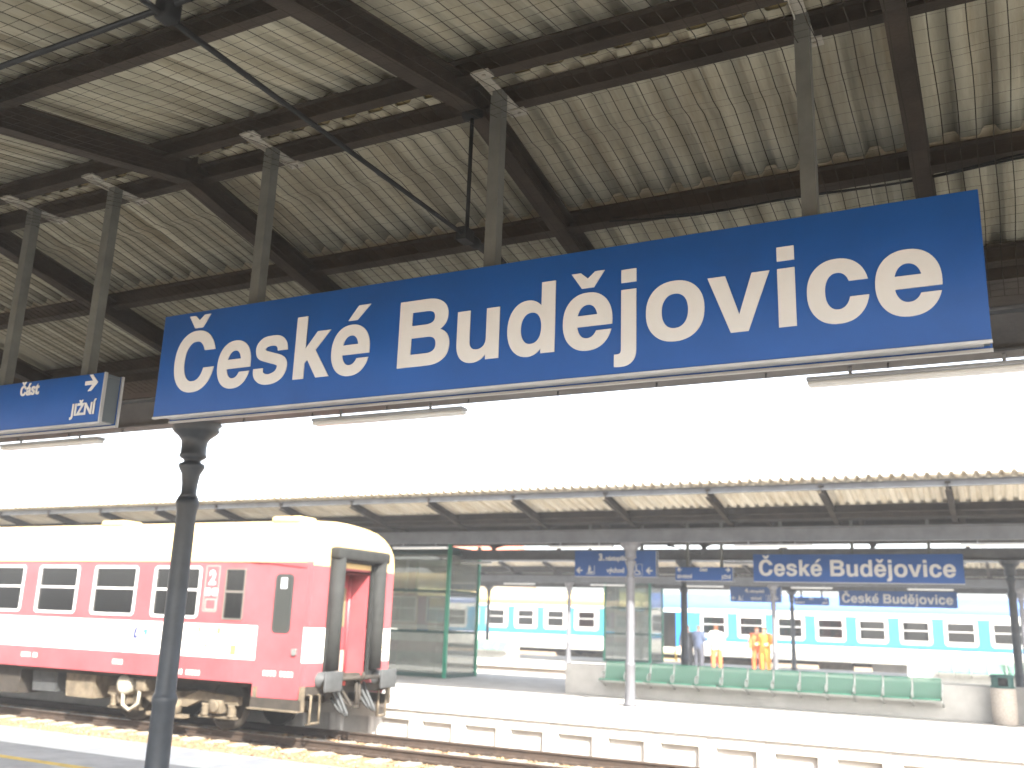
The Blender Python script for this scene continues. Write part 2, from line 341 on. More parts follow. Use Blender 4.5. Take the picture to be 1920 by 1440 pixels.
for ty, xa, xb in TRACKS:
    tr = bpy.data.objects.new('railway_track', None); COL.objects.link(tr); tr.location = (0, ty, ZR); tr['kind'] = 'structure'
    b = MB(); b.prism([(-2.6,-0.30),(-1.75,-0.185),(1.36,-0.185),(1.62,-0.31)], 'x', xa, xb); b.obj('ballast_bed', gravel, tr)
    for s_ in (-0.75, 0.75):
        q = MB().prism([(y+s_, z) for y, z in railprof], 'x', xa, xb)
        q.box(xa, xb, s_-0.027, s_+0.027, 0.0, 0.003, 1); q.obj('rail', [railm, railtop], tr)
    if ty < 20:
        x = max(xa, -26.0)
        while x < 5:
            link('sleeper', SLEEPER, tr, (x, 0, -0.162 + random.uniform(-0.006, 0.004)))
            if ty > 12 and x > -13:
                for s_ in (-0.75, 0.75): link('rail_clip', CLIP, tr, (x, s_, 0))
            x += 0.62
# loose stones on the ballast beside the coach
st = MB()
for i in range(11000):
    x = random.uniform(-24, 2); y = random.choice([random.uniform(12.2, 14.5), random.uniform(14.8, 16.1)]) if random.random() < 0.9 else random.uniform(16.3, 16.9)
    r_ = random.uniform(0.02, 0.042); z = -0.745 + (0.0 if 13.7 < y < 17.2 else -0.06 * min(1, (13.7-y)/0.9)) + random.uniform(0, 0.02)
    a = random.uniform(0, 6.28); ca, sa = math.cos(a)*r_, math.sin(a)*r_; e1, e2 = random.uniform(0.6, 1.3), random.uniform(0.5, 1.0)
    st.add([(x+ca*e1, y+sa*e1, z), (x-sa, y+ca, z+0.3*r_), (x-ca*e1, y-sa*e1, z), (x+sa, y-ca, z+0.2*r_), (x+0.2*r_, y, z+r_*e2), (x, y, z-r_*0.5)],
           [(0,1,4),(1,2,4),(2,3,4),(3,0,4),(1,0,5),(2,1,5),(3,2,5),(0,3,5)], random.choice((0,0,1,1,2)))
tag(st.obj('ballast_stones', stonem), 'loose tan ballast stones between the platform and the red coach', 'ballast', kind='stuff')

# platform the camera stands on
p = MB().box(-60, 30, -1.6, 8.25, -0.9, 0.0).obj('platform', asphalt); p['kind'] = 'structure'
whiteedge = mat('white_edge_paint', (0.82, 0.81, 0.77), 0.8, 0, 0.12, 3.0)
SLAB = MB().bbox(0.004, 0.996, 8.254, 9.27, -0.12, 0.006, 0.008).mesh('edge_slab', whiteedge)
for i in range(-16, 4): link('edge_slab', SLAB, p, (i, 0, 0))
MB().box(-60, -16, 8.25, 9.27, -0.12, 0.004).obj('edge_strip', whiteedge, p); MB().box(-60, 30, 8.25, 9.12, -0.9, -0.121).obj('edge_wall', conc, p)
MB().box(-60, 30, 7.42, 7.54, 0.0, 0.004).obj('yellow_line', yellowp, p)

def wall_block_mesh():
    q = MB()
    q.bbox(0.0, 0.15, 0, 0.13, 0, 0.66, 0.006); q.bbox(0.85, 1.0, 0, 0.13, 0, 0.66, 0.006)
    q.bbox(0.0, 1.0, 0.003, 0.14, 0.66, 0.86, 0.006)
    return q.mesh('wall_block', concl)
WALLB = wall_block_mesh()
def far_platform(y0, y1, blocks):
    p = MB().box(-60, 25, y0+0.095, y1, -0.97, 0.0).obj('platform', paving); p['kind'] = 'structure'
    MB().box(-60, 25, y0-0.06, y0+0.6, -0.14, 0.005).obj('edge_slab', concl, p)
    for x in blocks: link('wall_block', WALLB, p, (x, y0-0.003, -1.0))
    MB().box(-60, 25, y0+0.85, y0+0.97, 0.0, 0.004).obj('yellow_line', yellowp, p)
    return p
far_platform(17.1, 28.3, [i + 0.09 for i in range(-15, 4)])
far_platform(36.4, 47.6, [])

# ------------------------------------------------------------------ station canopies
BAY = 2.15
def zroof(d):                                                   # underside of the rafters at distance d from the ridge
    d = abs(d)
    return 4.34 - 0.212*d if d < 2.7 else 3.768 + 0.212*(d-2.7)
SH = 0.235                                                     # sheet above the rafter underside
def rafter_mesh(vc):
    def poly(d0, d1, o0, o1): return [(d0, zroof(d0)+o0), (d1, zroof(d1)+o0), (d1, zroof(d1)+o1), (d0, zroof(d0)+o1)]
    segs = [(-4.5,-2.7),(-2.7,0),(0,2.7),(2.7,4.5)]
    q = MB()
    for a, b in segs:
        q.prism(poly(a, b, 0.0, 0.012), 'x', -0.05, 0.05); q.prism(poly(a, b, 0.148, 0.16), 'x', -0.05, 0.05)
        q.prism(poly(a, b, 0.012, 0.148), 'x', -0.006, 0.006)
    q.box(-0.10, 0.10, -0.004, 0.004, zroof(0)+0.02, zroof(0)+0.16)
    return q.mesh('rafter', steel)
RAFTER = rafter_mesh(0)
def isec(q, y, z0, h, wd, xa, xb, t=0.010, tilt=0.0):
    def pr(u0, u1, v0, v1): q.prism([(y+u0, z0+v0+tilt*u0), (y+u1, z0+v0+tilt*u1), (y+u1, z0+v1+tilt*u1), (y+u0, z0+v1+tilt*u0)], 'x', xa, xb)
    pr(-wd/2, wd/2, 0, t); pr(-wd/2, wd/2, h-t, h); pr(-t/2, t/2, t, h-t)
PITCH = BAY/11.0
CORR = [(0.0,0.0),(0.26,0.0),(0.31,0.006),(0.40,0.042),(0.45,0.048),(0.66,0.048),(0.71,0.042),(0.80,0.006),(0.85,0.0)]
def sheet_mesh(d0, d1, name='roof_sheet', material=None, lift=0.0):
    prof = []
    for k in range(11): prof += [((k+u)*PITCH, h) for u, h in CORR]
    prof.append((BAY + 0.016, 0.0)); n = len(prof); vs = []; fs = []; q = MB()
    nseg = max(1, int(abs(d1-d0)/0.4))
    for th in (0.0, 0.006):
        for j in range(nseg+1):
            d = d0 + (d1-d0)*j/nseg
            vs += [(x, d, zroof(d)+SH+h+th+lift + 0.009*(1 - x/BAY) + 0.0025*math.sin(2*math.pi*x/BAY+2.0*d)) for x, h in prof]
    off = (nseg+1)*n
    for j in range(nseg):
        for i in range(n-1):
            a = j*n+i; fs.append((a, a+1, a+n+1, a+n)); fs.append((off+a+n, off+a+n+1, off+a+1, off+a))
    for i in range(n-1):
        fs.append((i, off+i, off+i+1, i+1)); a = nseg*n+i; fs.append((a+1, off+a+1, off+a, a))
    q.add(vs, fs, 0, True); return q.mesh(name, material or sheetm)
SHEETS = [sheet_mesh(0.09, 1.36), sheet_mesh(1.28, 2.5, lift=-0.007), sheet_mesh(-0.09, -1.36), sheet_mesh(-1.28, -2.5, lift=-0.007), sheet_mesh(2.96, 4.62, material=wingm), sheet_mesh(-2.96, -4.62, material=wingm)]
def ridge_mesh():
    q = MB(); prof = []
    for k in range(11): prof += [((k+u)*PITCH, h) for u, h in CORR]
    prof.append((BAY+0.02, 0.0)); n = len(prof); vs = []; fs = []
    rows = [(-0.24, -0.052+0.018), (-0.05, 0.012), (0.05, 0.012), (0.24, -0.052+0.018)]
    for d, z in rows: vs += [(x, d, 4.34+SH+z+0.016+h*0.9+0.008*(1-x/BAY)) for x, h in prof]
    for j in range(3):
        for i in range(n-1): a = j*n+i; fs.append((a, a+1, a+n+1, a+n))
    q.add(vs, fs, 0, True); return q.mesh('ridge_cap', ridgem)
RIDGE = ridge_mesh()
COLPROF = [(0.14,0.0),(0.14,0.06),(0.125,0.08),(0.112,0.14),(0.106,0.30),(0.104,0.80),(0.112,0.83),(0.116,0.86),(0.108,0.885),(0.094,0.91),(0.092,2.55),(0.099,2.60),(0.108,2.63),(0.110,2.67),(0.094,2.71),
           (0.072,2.75),(0.074,2.84),(0.088,2.94),(0.112,2.985),(0.124,3.01),(0.122,3.035),(0.082,3.055),(0.080,3.075),(0.112,3.095),(0.132,3.115),(0.122,3.14),(0.120,3.20),(0.124,3.26),(0.150,3.30),(0.205,3.345),(0.226,3.375),(0.214,3.405),(0.245,3.435),(0.245,3.44)]
def column_meshes(m_):
    sh_ = MB().lathe(COLPROF[:15], 28).mesh('shaft', m_); cp = MB().lathe(COLPROF[14:], 28)
    br = MB()
    return sh_, cp.mesh('capital', m_)
COLS = {'dark': column_meshes(ironm), 'light': column_meshes(ironl)}
BOLT = MB().tube([(0,0,-0.035),(0,0,0.0)], 0.008, 6).mesh('bolt', beamm)
STUB = MB().box(-0.05, 0.05, -0.05, 0.05, 3.731, 3.80).mesh('stub', steel)
def purlin(name, root, y, z0, h, wd, xa, xb, tilt, m_):
    q = MB(); isec(q, y, z0, h, wd, xa, xb, tilt=tilt); return q.obj(name, m_, root)

def canopy(yc, xa, nb, label, rafters0, cols, trusses):
    root = thing('station_canopy', label, 'canopy', (0, yc, 0), 'station canopies')
    xb = xa + nb*BAY
    for k in range(nb+1): link('rafter', RAFTER, root, (rafters0 + BAY*k, 0, 0))
    for k in range(nb):
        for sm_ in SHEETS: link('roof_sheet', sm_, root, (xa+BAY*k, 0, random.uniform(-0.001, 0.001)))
        link('ridge_cap', RIDGE, root, (xa+BAY*k, 0, 0))
    for s_ in (-1, 1):
        purlin('purlin', root, s_*0.17, 4.423, 0.115, 0.075, xa, xb, 0, steel)
        purlin('purlin', root, s_*1.31, zroof(1.31)+0.100, 0.115, 0.075, xa, xb, -s_*0.212, steel)
        purlin('purlin', root, s_*2.36, zroof(2.36)+0.100, 0.115, 0.075, xa, xb, -s_*0.212, steel)
        purlin('purlin', root, s_*3.12, zroof(3.12)+0.100, 0.133, 0.075, xa, xb, s_*0.212, steel)
        purlin('eave_beam', root, s_*4.44, zroof(4.44)+0.09, 0.125, 0.08, xa, xb, 0, beamm)
        q = MB(); isec(q, s_*2.7, 3.44, 0.29, 0.19, xa, xb, t=0.016); q.obj('beam', beamm, root)
        q = MB(); y0, y1 = sorted((s_*2.46, s_*3.02)); q.box(xa, xb, y0, y1, 3.872, 3.88); za, zb = (4.115, 3.985) if s_ < 0 else (3.985, 4.115); q.box(xa, xb, y0, y0+0.006, 3.88, za); q.box(xa, xb, y1-0.006, y1, 3.88, zb); q.obj('gutter', steel, root)
        for k in range(nb+1): link('stub', STUB, root, (rafters0+BAY*k, s_*2.7, 0))
    for x, s_, kind in cols:
        c = link('column', None, root, (x, s_*2.7, 0)); c.empty_display_size = 0.2
        link('shaft', COLS[kind][0], c); link('capital', COLS[kind][1], c)
    for x in trusses:
        MB().tube([(x,-2.7,3.61),(x,2.7,3.61)], 0.0115, 8).obj('tie_rod', rodm, root)
        q = MB().tube([(x,0,3.61),(x,0,4.36)], 0.011, 8); q.tube([(x-0.05,0,4.33),(x+0.05,0,4.33)], 0.035, 10); q.obj('king_rod', rodm, root)
        q = MB().tube([(x,0.02,3.61),(x,0.10,3.61),(x,0.12,3.61),(x,0.30,3.61),(x,0.32,3.61),(x,0.42,3.61)], [0.026,0.034,0.022,0.022,0.034,0.02], 8); q.box(x-0.03, x+0.03, -0.06, 0.03, 3.575, 3.645); q.obj('turnbuckle', rodm, root)
    return root
C2 = canopy(4.0, -26.2, 16, 'station canopy overhead with netting, dark steel rafters and corrugated roof sheets', -26.05, [(-7.01, 1, 'dark')], [-2.40, -11.0])
C3 = canopy(22.7, -56.0, 33, 'station canopy over the platform with the long green bench', -57.03+0.28, [(-7.40, -1, 'light'), (-7.87, 1, 'dark'), (0.0, 1, 'dark'), (-16.0, -1, 'light')], [-7.4, -16.0])
C4 = canopy(42.0, -60.0, 38, 'farthest station canopy, in front of the blue and white coaches', -60.9, [(-17.4, -1, 'light'), (-8.50, -1, 'light'), (0.27, -1, 'light'), (-8.85, 1, 'dark'), (-24.4, 1, 'dark')], [])
# small things on the near canopy
for i in range(22): link('bolt', BOLT, C2, (-16.2 + 0.82*i, 2.66, 3.44))
q = MB().tube([(-26,-2.05,3.655),(5,-2.05,3.655)], 0.012, 8); q.obj('tie_rod', rodm, C2)
q = MB().bbox(-2.435, -2.365, -2.085, -2.015, 3.595, 3.68, 0.015); q.obj('rod_coupling', rodm, C2)
# bird netting slung just under the rafters
net = MB()
def npt(x, d, kx, kd):
    sag = 0.012*math.sin(1.9*x + 1.1*d)*math.sin(1.3*d+0.6*x) + 0.0035*math.sin(13*x+kd*0.7) - 0.008
    return (x + 0.004*math.sin(6*d + kx*0.35), d + 0.004*math.sin(7*x + kd*0.4), zroof(d) - 0.035 + sag - (0.03 if abs(d) < 0.25 else 0))
def cord(pts, r_=0.0026):
    o = len(net.v)
    for p in pts: net.v += [(p[0]-r_, p[1]-r_, p[2]), (p[0]+r_, p[1]-r_*0.2, p[2]), (p[0], p[1]+r_, p[2]+r_*1.2)]
    for i in range(len(pts)-1):
        for k in range(3): net.f.append((o+3*i+k, o+3*i+(k+1)%3, o+3*i+3+(k+1)%3, o+3*i+3+k)); net.mi.append(0); net.sm.append(False)
x = -8.0; kx = 0
while x < 4.2:
    cord([npt(x, -2.5 + 5.0*j/44, kx, j) for j in range(45)]); x += 0.078; kx += 1
d = -2.5; kd = 0
while d < 2.5:
    cord([npt(-8.0 + 12.2*j/110, d, j, kd) for j in range(111)]); d += 0.078; kd += 1
tag(net.obj('bird_net', netm, C2), kind='stuff')
# slack cable under the purlin behind the sign
pts = []
for i in range(61):
    x = -2.1 + 0.08*i; pts.append((x, 5.27 + 0.01*math.sin(x*3), zroof(1.27) + 0.085 - 0.055*abs(math.sin((x+2.1)*1.05)) + 0.01*math.sin(5*x)))
cb = MB().tube(pts, 0.007, 6); cb.tube([(p[0], p[1]+0.03, p[2]+0.025+0.015*math.sin(2*p[0])) for p in pts], 0.006, 6)
tag(cb.obj('electric_cable', rodm), 'thin black electric cable sagging under the purlin above the near station sign', 'cable')

# ------------------------------------------------------------------ signs
def hanger(parent, x, y, z0, z1=4.415, tw=0.033, bracket=True, wd=None):
    h = MB().box(x-tw, x+tw, y-tw, y+tw, z0, z1).obj('hanger', galv, parent)
    if bracket:
        q = MB(); q.box(x-0.028, x+0.028, y-0.235, y+0.235, z1, z1+0.006); q.box(x-0.028, x-0.023, y-0.21, y+0.21, z1-0.025, z1)
        for s_ in (-1, 1): q.box(x-0.045, x+0.06, y+s_*0.205-0.035, y+s_*0.205+0.035, z1-0.012, z1-0.001); q.tube([(x+0.02, y+s_*0.205, z1-0.028), (x+0.02, y+s_*0.205, z1-0.012)], 0.011, 6)
        q.obj('bracket', bracketm, h)
    return h
def sign_box(root, x0, x1, y0, y1, z0, z1, framed=False):
    MB().bbox(x0, x1, y0, y0+0.012, z0, z1, 0.004).obj('panel', blue, root)
    MB().bbox(x0, x1, y1-0.012, y1, z0, z1, 0.004).obj('back_panel', blue, root)
    q = MB(); q.box(x0+0.006, x1-0.006, y0+0.013, y1-0.013, z1-0.02, z1-0.004); q.box(x0+0.008, x0+0.03, y0+0.013, y1-0.013, z0+0.01, z1-0.021); q.box(x1-0.03, x1-0.008, y0+0.013, y1-0.013, z0+0.01, z1-0.021)
    q.obj('casing', mat('sign_casing', (0.075, 0.095, 0.11), 0.4), root)
    f = MB()
    f.box(x0-0.002, x1+0.002, y0-0.004, y0+0.016, z0-0.012, z0-0.001); f.box(x0-0.002, x1+0.002, y1-0.016, y1+0.004, z0-0.012, z0-0.001)
    f.box(x0+0.03, x1-0.03, y0+0.016, y1-0.016, z0+0.006, z0+0.012)
    if framed:
        f.box(x1+0.0005, x1+0.012, y0-0.004, y0+0.016, z0-0.012, z1); f.box(x1+0.0005, x1+0.012, y1-0.012, y1+0.004, z0-0.012, z1)
    f.obj('frame', alu, root)
def station_sign(loc, label, tails):
    root = thing('station_sign', label, 'sign', loc, 'station name signs')        # origin: right end, front face, platform level
    sign_box(root, -4.457, 0, 0, 0.14, 2.757, 3.381)
    station_name(root, -4.345, 2.895, 0.0, 0.000491)
    for x in tails: hanger(root, x, 0.10, 3.383)
    return root
station_sign((0.012, 3.9, 0), 'large blue České Budějovice station sign hanging close overhead', (-0.66, -2.25, -3.83))
station_sign((-0.87, 22.6, 0), 'blue České Budějovice sign above the bench, second largest of the three', (-0.66, -2.25, -3.83))
station_sign((-1.93, 41.9, 0), 'smallest, farthest České Budějovice sign in front of the blue coach roof', (-0.66, -2.25, -3.83))
def arrow(parent, cx, cz, size, dirn, yface=0.0):
    s_ = size*dirn
    sh_ = [(0.5,0),(0.02,0.46),(-0.22,0.46),(0.10,0.11),(-0.5,0.11),(-0.5,-0.11),(0.10,-0.11),(-0.22,-0.46),(0.02,-0.46)]
    return plate(parent, 'arrow', [(cx+u*s_, cz+v*size) for u, v in sh_], yface, letterm)
def small_sign(loc, label):
    root = thing('section_sign', label, 'sign', loc, 'section direction signs')
    sign_box(root, -1.39, 0, 0, 0.14, 2.762, 3.076, True)
    arrow(root, -0.105, 3.016, 0.115, 1); arrow(root, -1.29, 3.016, 0.115, -1)
    small_text(root, 'část', -0.695, 2.985, 0, 0.115, 'CENTER'); small_text(root, 'JIŽNÍ', -0.04, 2.815, 0, 0.105, 'RIGHT'); small_text(root, 'SEVERNÍ', -1.35, 2.815, 0, 0.105, 'LEFT')
    for x in (-0.28, -1.11): hanger(root, x, 0.10, 3.078)
    return root
small_sign((-4.914, 3.9, 0), 'small blue JIŽNÍ sign left of the large near station sign, cut by the frame')
small_sign((-5.82, 22.6, 0), 'small blue část sign left of the second largest station sign')
small_sign((-6.80, 41.9, 0), 'tiny far část sign left of the smallest station sign')
def platform_sign(loc, num, label):
    root = thing('platform_sign', label, 'sign', loc, 'platform and exit signs')
    sign_box(root, -2.17, 0, 0, 0.14, 2.84, 3.475, True)
    small_text(root, num + '.', -1.36, 3.235, 0, 0.23, 'RIGHT', bold=0.04); small_text(root, 'nástupiště', -1.33, 3.235, 0, 0.16)
    small_text(root, 'východ', -1.06, 2.935, 0, 0.17, 'CENTER')
    arrow(root, -2.04, 2.985, 0.17, -1); arrow(root, -0.18, 2.985, 0.17, -1)
    # stairs pictogram
    x0 = -1.86; plate(root, 'pictogram', [(x0+.0,2.89),(x0+.24,2.89),(x0+.24,3.1),(x0+.225,3.1),(x0+.225,2.905),(x0+.0,2.905)], 0, letterm)
    plate(root, 'pictogram', [(x0+.03,2.92),(x0+.19,2.92),(x0+.19,2.96),(x0+.15,2.96),(x0+.09,2.94),(x0+.03,2.94)], 0, letterm)
    plate(root, 'pictogram', [(x0+.07,2.95),(x0+.11,2.95),(x0+.12,3.0),(x0+.15,3.0),(x0+.12,3.06),(x0+.08,3.06),(x0+.06,3.0)], 0, letterm)
    plate(root, 'pictogram', [(x0+.10+.022*math.cos(t), 3.085+.022*math.sin(t)) for t in [k*math.pi/5 for k in range(10)]], 0, letterm)
    # wheelchair pictogram
    x0 = -0.60
    ringo = [(x0+.11+.075*math.cos(t), 2.955+.075*math.sin(t)) for t in [R(150+k*15) for k in range(17)]]; ringi = [(x0+.11+.055*math.cos(t), 2.955+.055*math.sin(t)) for t in [R(390-k*15) for k in range(17)]]
    plate(root, 'pictogram', ringo+ringi, 0, letterm)
    plate(root, 'pictogram', [(x0+.07,3.07),(x0+.10,3.07),(x0+.11,2.99),(x0+.17,2.99),(x0+.21,2.90),(x0+.18,2.89),(x0+.15,2.965),(x0+.08,2.965)], 0, letterm)
    plate(root, 'pictogram', [(x0+.085+.022*math.cos(t), 3.10+.022*math.sin(t)) for t in [k*math.pi/5 for k in range(10)]], 0, letterm)
    fr = MB(); fr.box(x0-.02, x0+.25, -0.004, 0.001, 2.865, 2.873); fr.box(x0-.02, x0+.25, -0.004, 0.001, 3.135, 3.143); fr.box(x0-.02, x0-.012, -0.004, 0.001, 2.873, 3.135); fr.box(x0+.242, x0+.25, -0.004, 0.001, 2.873, 3.135); fr.obj('pictogram_frame', letterm, root)
    for x in (-0.4, -1.8): hanger(root, x, 0.10, 3.477)
platform_sign((-7.70, 22.6, 0), '3', 'blue sign numbered 3 behind the light grey column')
platform_sign((-8.74, 41.9, 0), '4', 'far blue sign numbered 4 between the columns')

# ------------------------------------------------------------------ strip lamps under the beams
def lamp_root():
    root = thing('strip_lamp', 'x', 'lamp', (0,0,0), 'strip lamps under the canopy beams')
    MB().bbox(-0.79, 0.79, -0.055, 0.055, 3.355, 3.385, 0.008).obj('housing', lampbody, root)
    MB().bbox(-0.785, 0.785, -0.048, 0.048, 3.322, 3.356, 0.012).obj('diffuser', diffm, root)
    for x in (-0.5, 0.45): MB().tube([(x,0,3.384),(x,0,3.442)], 0.012, 8).obj('rod', lampbody, root)
    return root
LAMP = lamp_root(); first = [True]
def lamp(x, y, label):
    o = LAMP if first[0] else copy_tree(LAMP); first[0] = False
    o.location = (x, y, 0); o['label'] = label
lamp(-9.13, 6.69, 'strip lamp hanging below the small JIŽNÍ sign at the left')
lamp(-4.74, 6.69, 'strip lamp just right of the dark near column, below the large sign')
lamp(-0.37, 6.69, 'strip lamp below the right end of the large near sign')
def lamp_xs(yc, x0, x1):
    x = x0
    while x < x1: yield x; x += 4.3
for i, x in enumerate(lamp_xs(0, -12.9, 1.0)): lamp(x, 20.0, 'strip lamp %s on the near beam of the bench platform canopy' % ('leftmost', 'second from left', 'third from left', 'rightmost')[min(i, 3)])
for i, x in enumerate(lamp_xs(0, -14.6, 0.0)): lamp(x, 25.4, 'strip lamp %s on the far beam of the bench platform canopy' % ('leftmost', 'second from left', 'third from left', 'rightmost')[min(i, 3)])
for i, x in enumerate(lamp_xs(0, -24.2, 0.5)): lamp(x, 39.3, 'small distant strip lamp %s on the near beam of the farthest canopy' % ('leftmost', 'second from left', 'third from left', 'fourth from left', 'fifth from left', 'rightmost')[min(i, 5)])

# ------------------------------------------------------------------ railway coaches
PROF = [(1.42,0.95),(1.42,3.16),(1.41,3.32),(1.365,3.50),(1.24,3.68),(1.0,3.85),(0.70,3.97),(0.35,4.03),(0.0,4.05)]
def rrect(x0, x1, z0, z1, r_, n=5):
    out = []
    for cx, cz, a0 in ((x1-r_, z1-r_, 0), (x0+r_, z1-r_, 90), (x0+r_, z0+r_, 180), (x1-r_, z0+r_, 270)):
        out += [(cx + r_*math.cos(R(a0+90*k/n)), cz + r_*math.sin(R(a0+90*k/n))) for k in range(n+1)]
    return out
def hw(x, L):
    e = min(-x, x + L)
    return 1.42 if e > 1.6 else 1.42 - 0.11*(1.6-max(0, e))/1.6
class Coach:
    def __init__(s, root, L): s.root = root; s.L = L
    def P(s, x, z, off, side): return (x, side*(hw(x, s.L)+off), z)
    def slab(s, name, outline, o0, o1, m_, side=-1, hole=None, parent=None):
        a = [s.P(x, z, o0, side) for x, z in outline]; b = [s.P(x, z, o1, side) for x, z in outline]; n = len(outline); q = MB()
        if hole is None:
            q.add(a+b, [tuple(range(n)), tuple(range(2*n-1, n-1, -1))] + [(i, (i+1)%n, n+(i+1)%n, n+i) for i in range(n)])
        else:
            c = [s.P(x, z, o0, side) for x, z in hole]; d = [s.P(x, z, o1, side) for x, z in hole]
            fs = []
            for i in range(n):
                j = (i+1) % n
                fs += [(n+i, n+j, 3*n+j, 3*n+i), (i, j, n+j, n+i), (2*n+i, 3*n+i, 3*n+j, 2*n+j), (i, 2*n+i, 2*n+j, j)]
            q.add(a+b+c+d, fs)
        return q.obj(name, m_, parent or s.root)
    def body(s, zones, wins, mats_, roofmi):
        # zones: [(z0, z1, material index)], wins: [(x0,x1,z0,z1)] openings on both sides
        L = s.L; zs = sorted({z for a, b, _ in zones for z in (a, b)} | {z for w_ in wins for z in w_[2:]})
        xs = sorted({-L, 0.0, -0.8, -1.6, -L+0.8, -L+1.6} | {x for w_ in wins for x in w_[:2]})
        for side in (-1, 1):
            q = MB()
            for i in range(len(xs)-1):
                for j in range(len(zs)-1):
                    xm, zm = (xs[i]+xs[i+1])/2, (zs[j]+zs[j+1])/2
                    if any(w_[0] < xm < w_[1] and w_[2] < zm < w_[3] for w_ in wins): continue
                    mi = next(m_ for a, b, m_ in zones if a < zm < b)
                    q.add([s.P(xs[i], zs[j], 0, side), s.P(xs[i+1], zs[j], 0, side), s.P(xs[i+1], zs[j+1], 0, side), s.P(xs[i], zs[j+1], 0, side)], [(0,1,2,3)], mi)
            for w_ in wins:                                       # reveals
                a = [s.P(w_[0],w_[2],0,side), s.P(w_[1],w_[2],0,side), s.P(w_[1],w_[3],0,side), s.P(w_[0],w_[3],0,side)]
                b = [s.P(w_[0],w_[2],-0.07,side), s.P(w_[1],w_[2],-0.07,side), s.P(w_[1],w_[3],-0.07,side), s.P(w_[0],w_[3],-0.07,side)]
                q.add(a+b, [(i, (i+1)%4, 4+(i+1)%4, 4+i) for i in range(4)], len(mats_)-1)
            q.obj('side_wall', mats_, s.root)
        # roof
        q = MB(); top = zones[-1][1]; rp = [(y, z) for y, z in PROF if z >= 3.16]; rp = [(rp[0][0], top)] + rp[1:]
        prof = [(-y, z) for y, z in rp] + [(y, z) for y, z in rp[::-1][1:]]
        rxs = [0.0, -0.10, -0.28, -0.55, -0.95, -1.6] ; rxs = rxs + [-L + (-t) for t in rxs[::-1]]
        n = len(prof); vs = []
        for x in rxs:
            e = min(-x, x+L); k = 1 - max(0, 1 - e/0.95)**2.2*0.16
            vs += [(x, y*hw(x, L)/1.42, top + (z-top)*k) for y, z in prof]
        fs = [(i*n+j, i*n+j+1, (i+1)*n+j+1, (i+1)*n+j) for i in range(len(rxs)-1) for j in range(n-1)]
        q.add(vs, fs, 0, True); q.add([vs[j] for j in range(n)], [tuple(range(n))], 0); q.add([vs[(len(rxs)-1)*n+j] for j in range(n)], [tuple(range(n))], 0)
        s.roof = q.obj('roof', mats_[roofmi], s.root)
    def end_wall(s, x, zones, mats_, door=(0.46, 1.05, 3.02)):
        q = MB(); h = hw(x, s.L); dw, d0, d1 = door
        zs = sorted({z for a, b, _ in zones for z in (a, b)} | {d0, d1}); t = 0.02 if x == 0 else -0.02
        for j in range(len(zs)-1):
            zm = (zs[j]+zs[j+1])/2; mi = next((m_ for a, b, m_ in zones if a < zm < b), 0)
            for ya, yb in ((-h, -dw), (-dw, dw), (dw, h)):
                if ya == -dw and d0 < zm < d1: continue
                q.add([(x, ya, zs[j]), (x, yb, zs[j]), (x, yb, zs[j+1]), (x, ya, zs[j+1])], [(0,1,2,3)], mi)
        q.obj('end_wall', mats_, s.root)
    def window(s, x0, x1, z0, z1, side=-1, frame=0.055, fm=None, bar=True, r_=0.09, glassm=None):
        o = rrect(x0, x1, z0, z1, r_); i = rrect(x0+frame, x1-frame, z0+frame, z1-frame, max(0.02, r_-frame))
        f = s.slab('window', o, -0.012, 0.016, fm or winframe, side, i)
        s.slab('pane', rrect(x0+frame*0.6, x1-frame*0.6, z0+frame*0.6, z1-frame*0.6, 0.02), -0.022, -0.016, glassm or trainglass, side, parent=f)
        if bar: zc = z0 + (z1-z0)*0.545; s.slab('glazing_bar', [(x0+frame, zc-0.022), (x1-frame, zc-0.022), (x1-frame, zc+0.022), (x0+frame, zc+0.022)], -0.014, 0.010, fm or winframe, side, parent=f)
    def bogie(s, xc):
        bo = link('bogie', None, s.root, (xc, 0, 0)); bo.empty_display_size = 0.2
        fr = MB()
        for sd in (-1, 1):
            y = sd*1.02
            fr.prism([(-1.75,0.50),(-1.75,0.66),(-0.75,0.72),(-0.35,0.56),(0.35,0.56),(0.75,0.72),(1.75,0.66),(1.75,0.50),(0.8,0.54),(0.45,0.40),(-0.45,0.40),(-0.8,0.54)], 'y', y-0.06, y+0.06)
        fr.box(-0.18, 0.18, -1.0, 1.0, 0.45, 0.66); fr.obj('bogie_frame', bogm, bo)
        for sd in (-1, 1):
            for ax in (-1.25, 1.25):
                w_ = MB().lathe([(0.46,sd*0.66),(0.485,sd*0.69),(0.46,sd*0.715),(0.455,sd*0.80),(0.40,sd*0.81),(0.37,sd*0.79),(0.15,sd*0.775),(0.13,sd*0.82),(0.10,sd*0.83)], 32, (ax, 0.46), axis='y'); w_.obj('wheel', under, bo)
                b_ = MB().bbox(ax-0.16, ax+0.16, sd*1.03-0.13, sd*1.03+0.13, 0.33, 0.58, 0.03)
                b_.lathe([(0.115, sd*1.16), (0.115, sd*1.19), (0.08, sd*1.20)], 14, (ax, 0.46), axis='y')
                for dx in (-0.33, 0.33):
                    for k in range(6): b_.lathe([(0.085, sd*0), (0.085, 0.001)], 3, (50, 50))  if False else None
                    b_.lathe([(0.06,0.28),(0.095,0.29),(0.095,0.31),(0.07,0.33),(0.095,0.35),(0.07,0.38),(0.095,0.41),(0.07,0.44),(0.095,0.47),(0.09,0.50)], 12, (ax+dx, sd*1.03))
                b_.box(ax-0.45, ax+0.45, sd*1.03-0.06, sd*1.03+0.06, 0.245, 0.28)
                b_.obj('axle_box', bogm, bo)
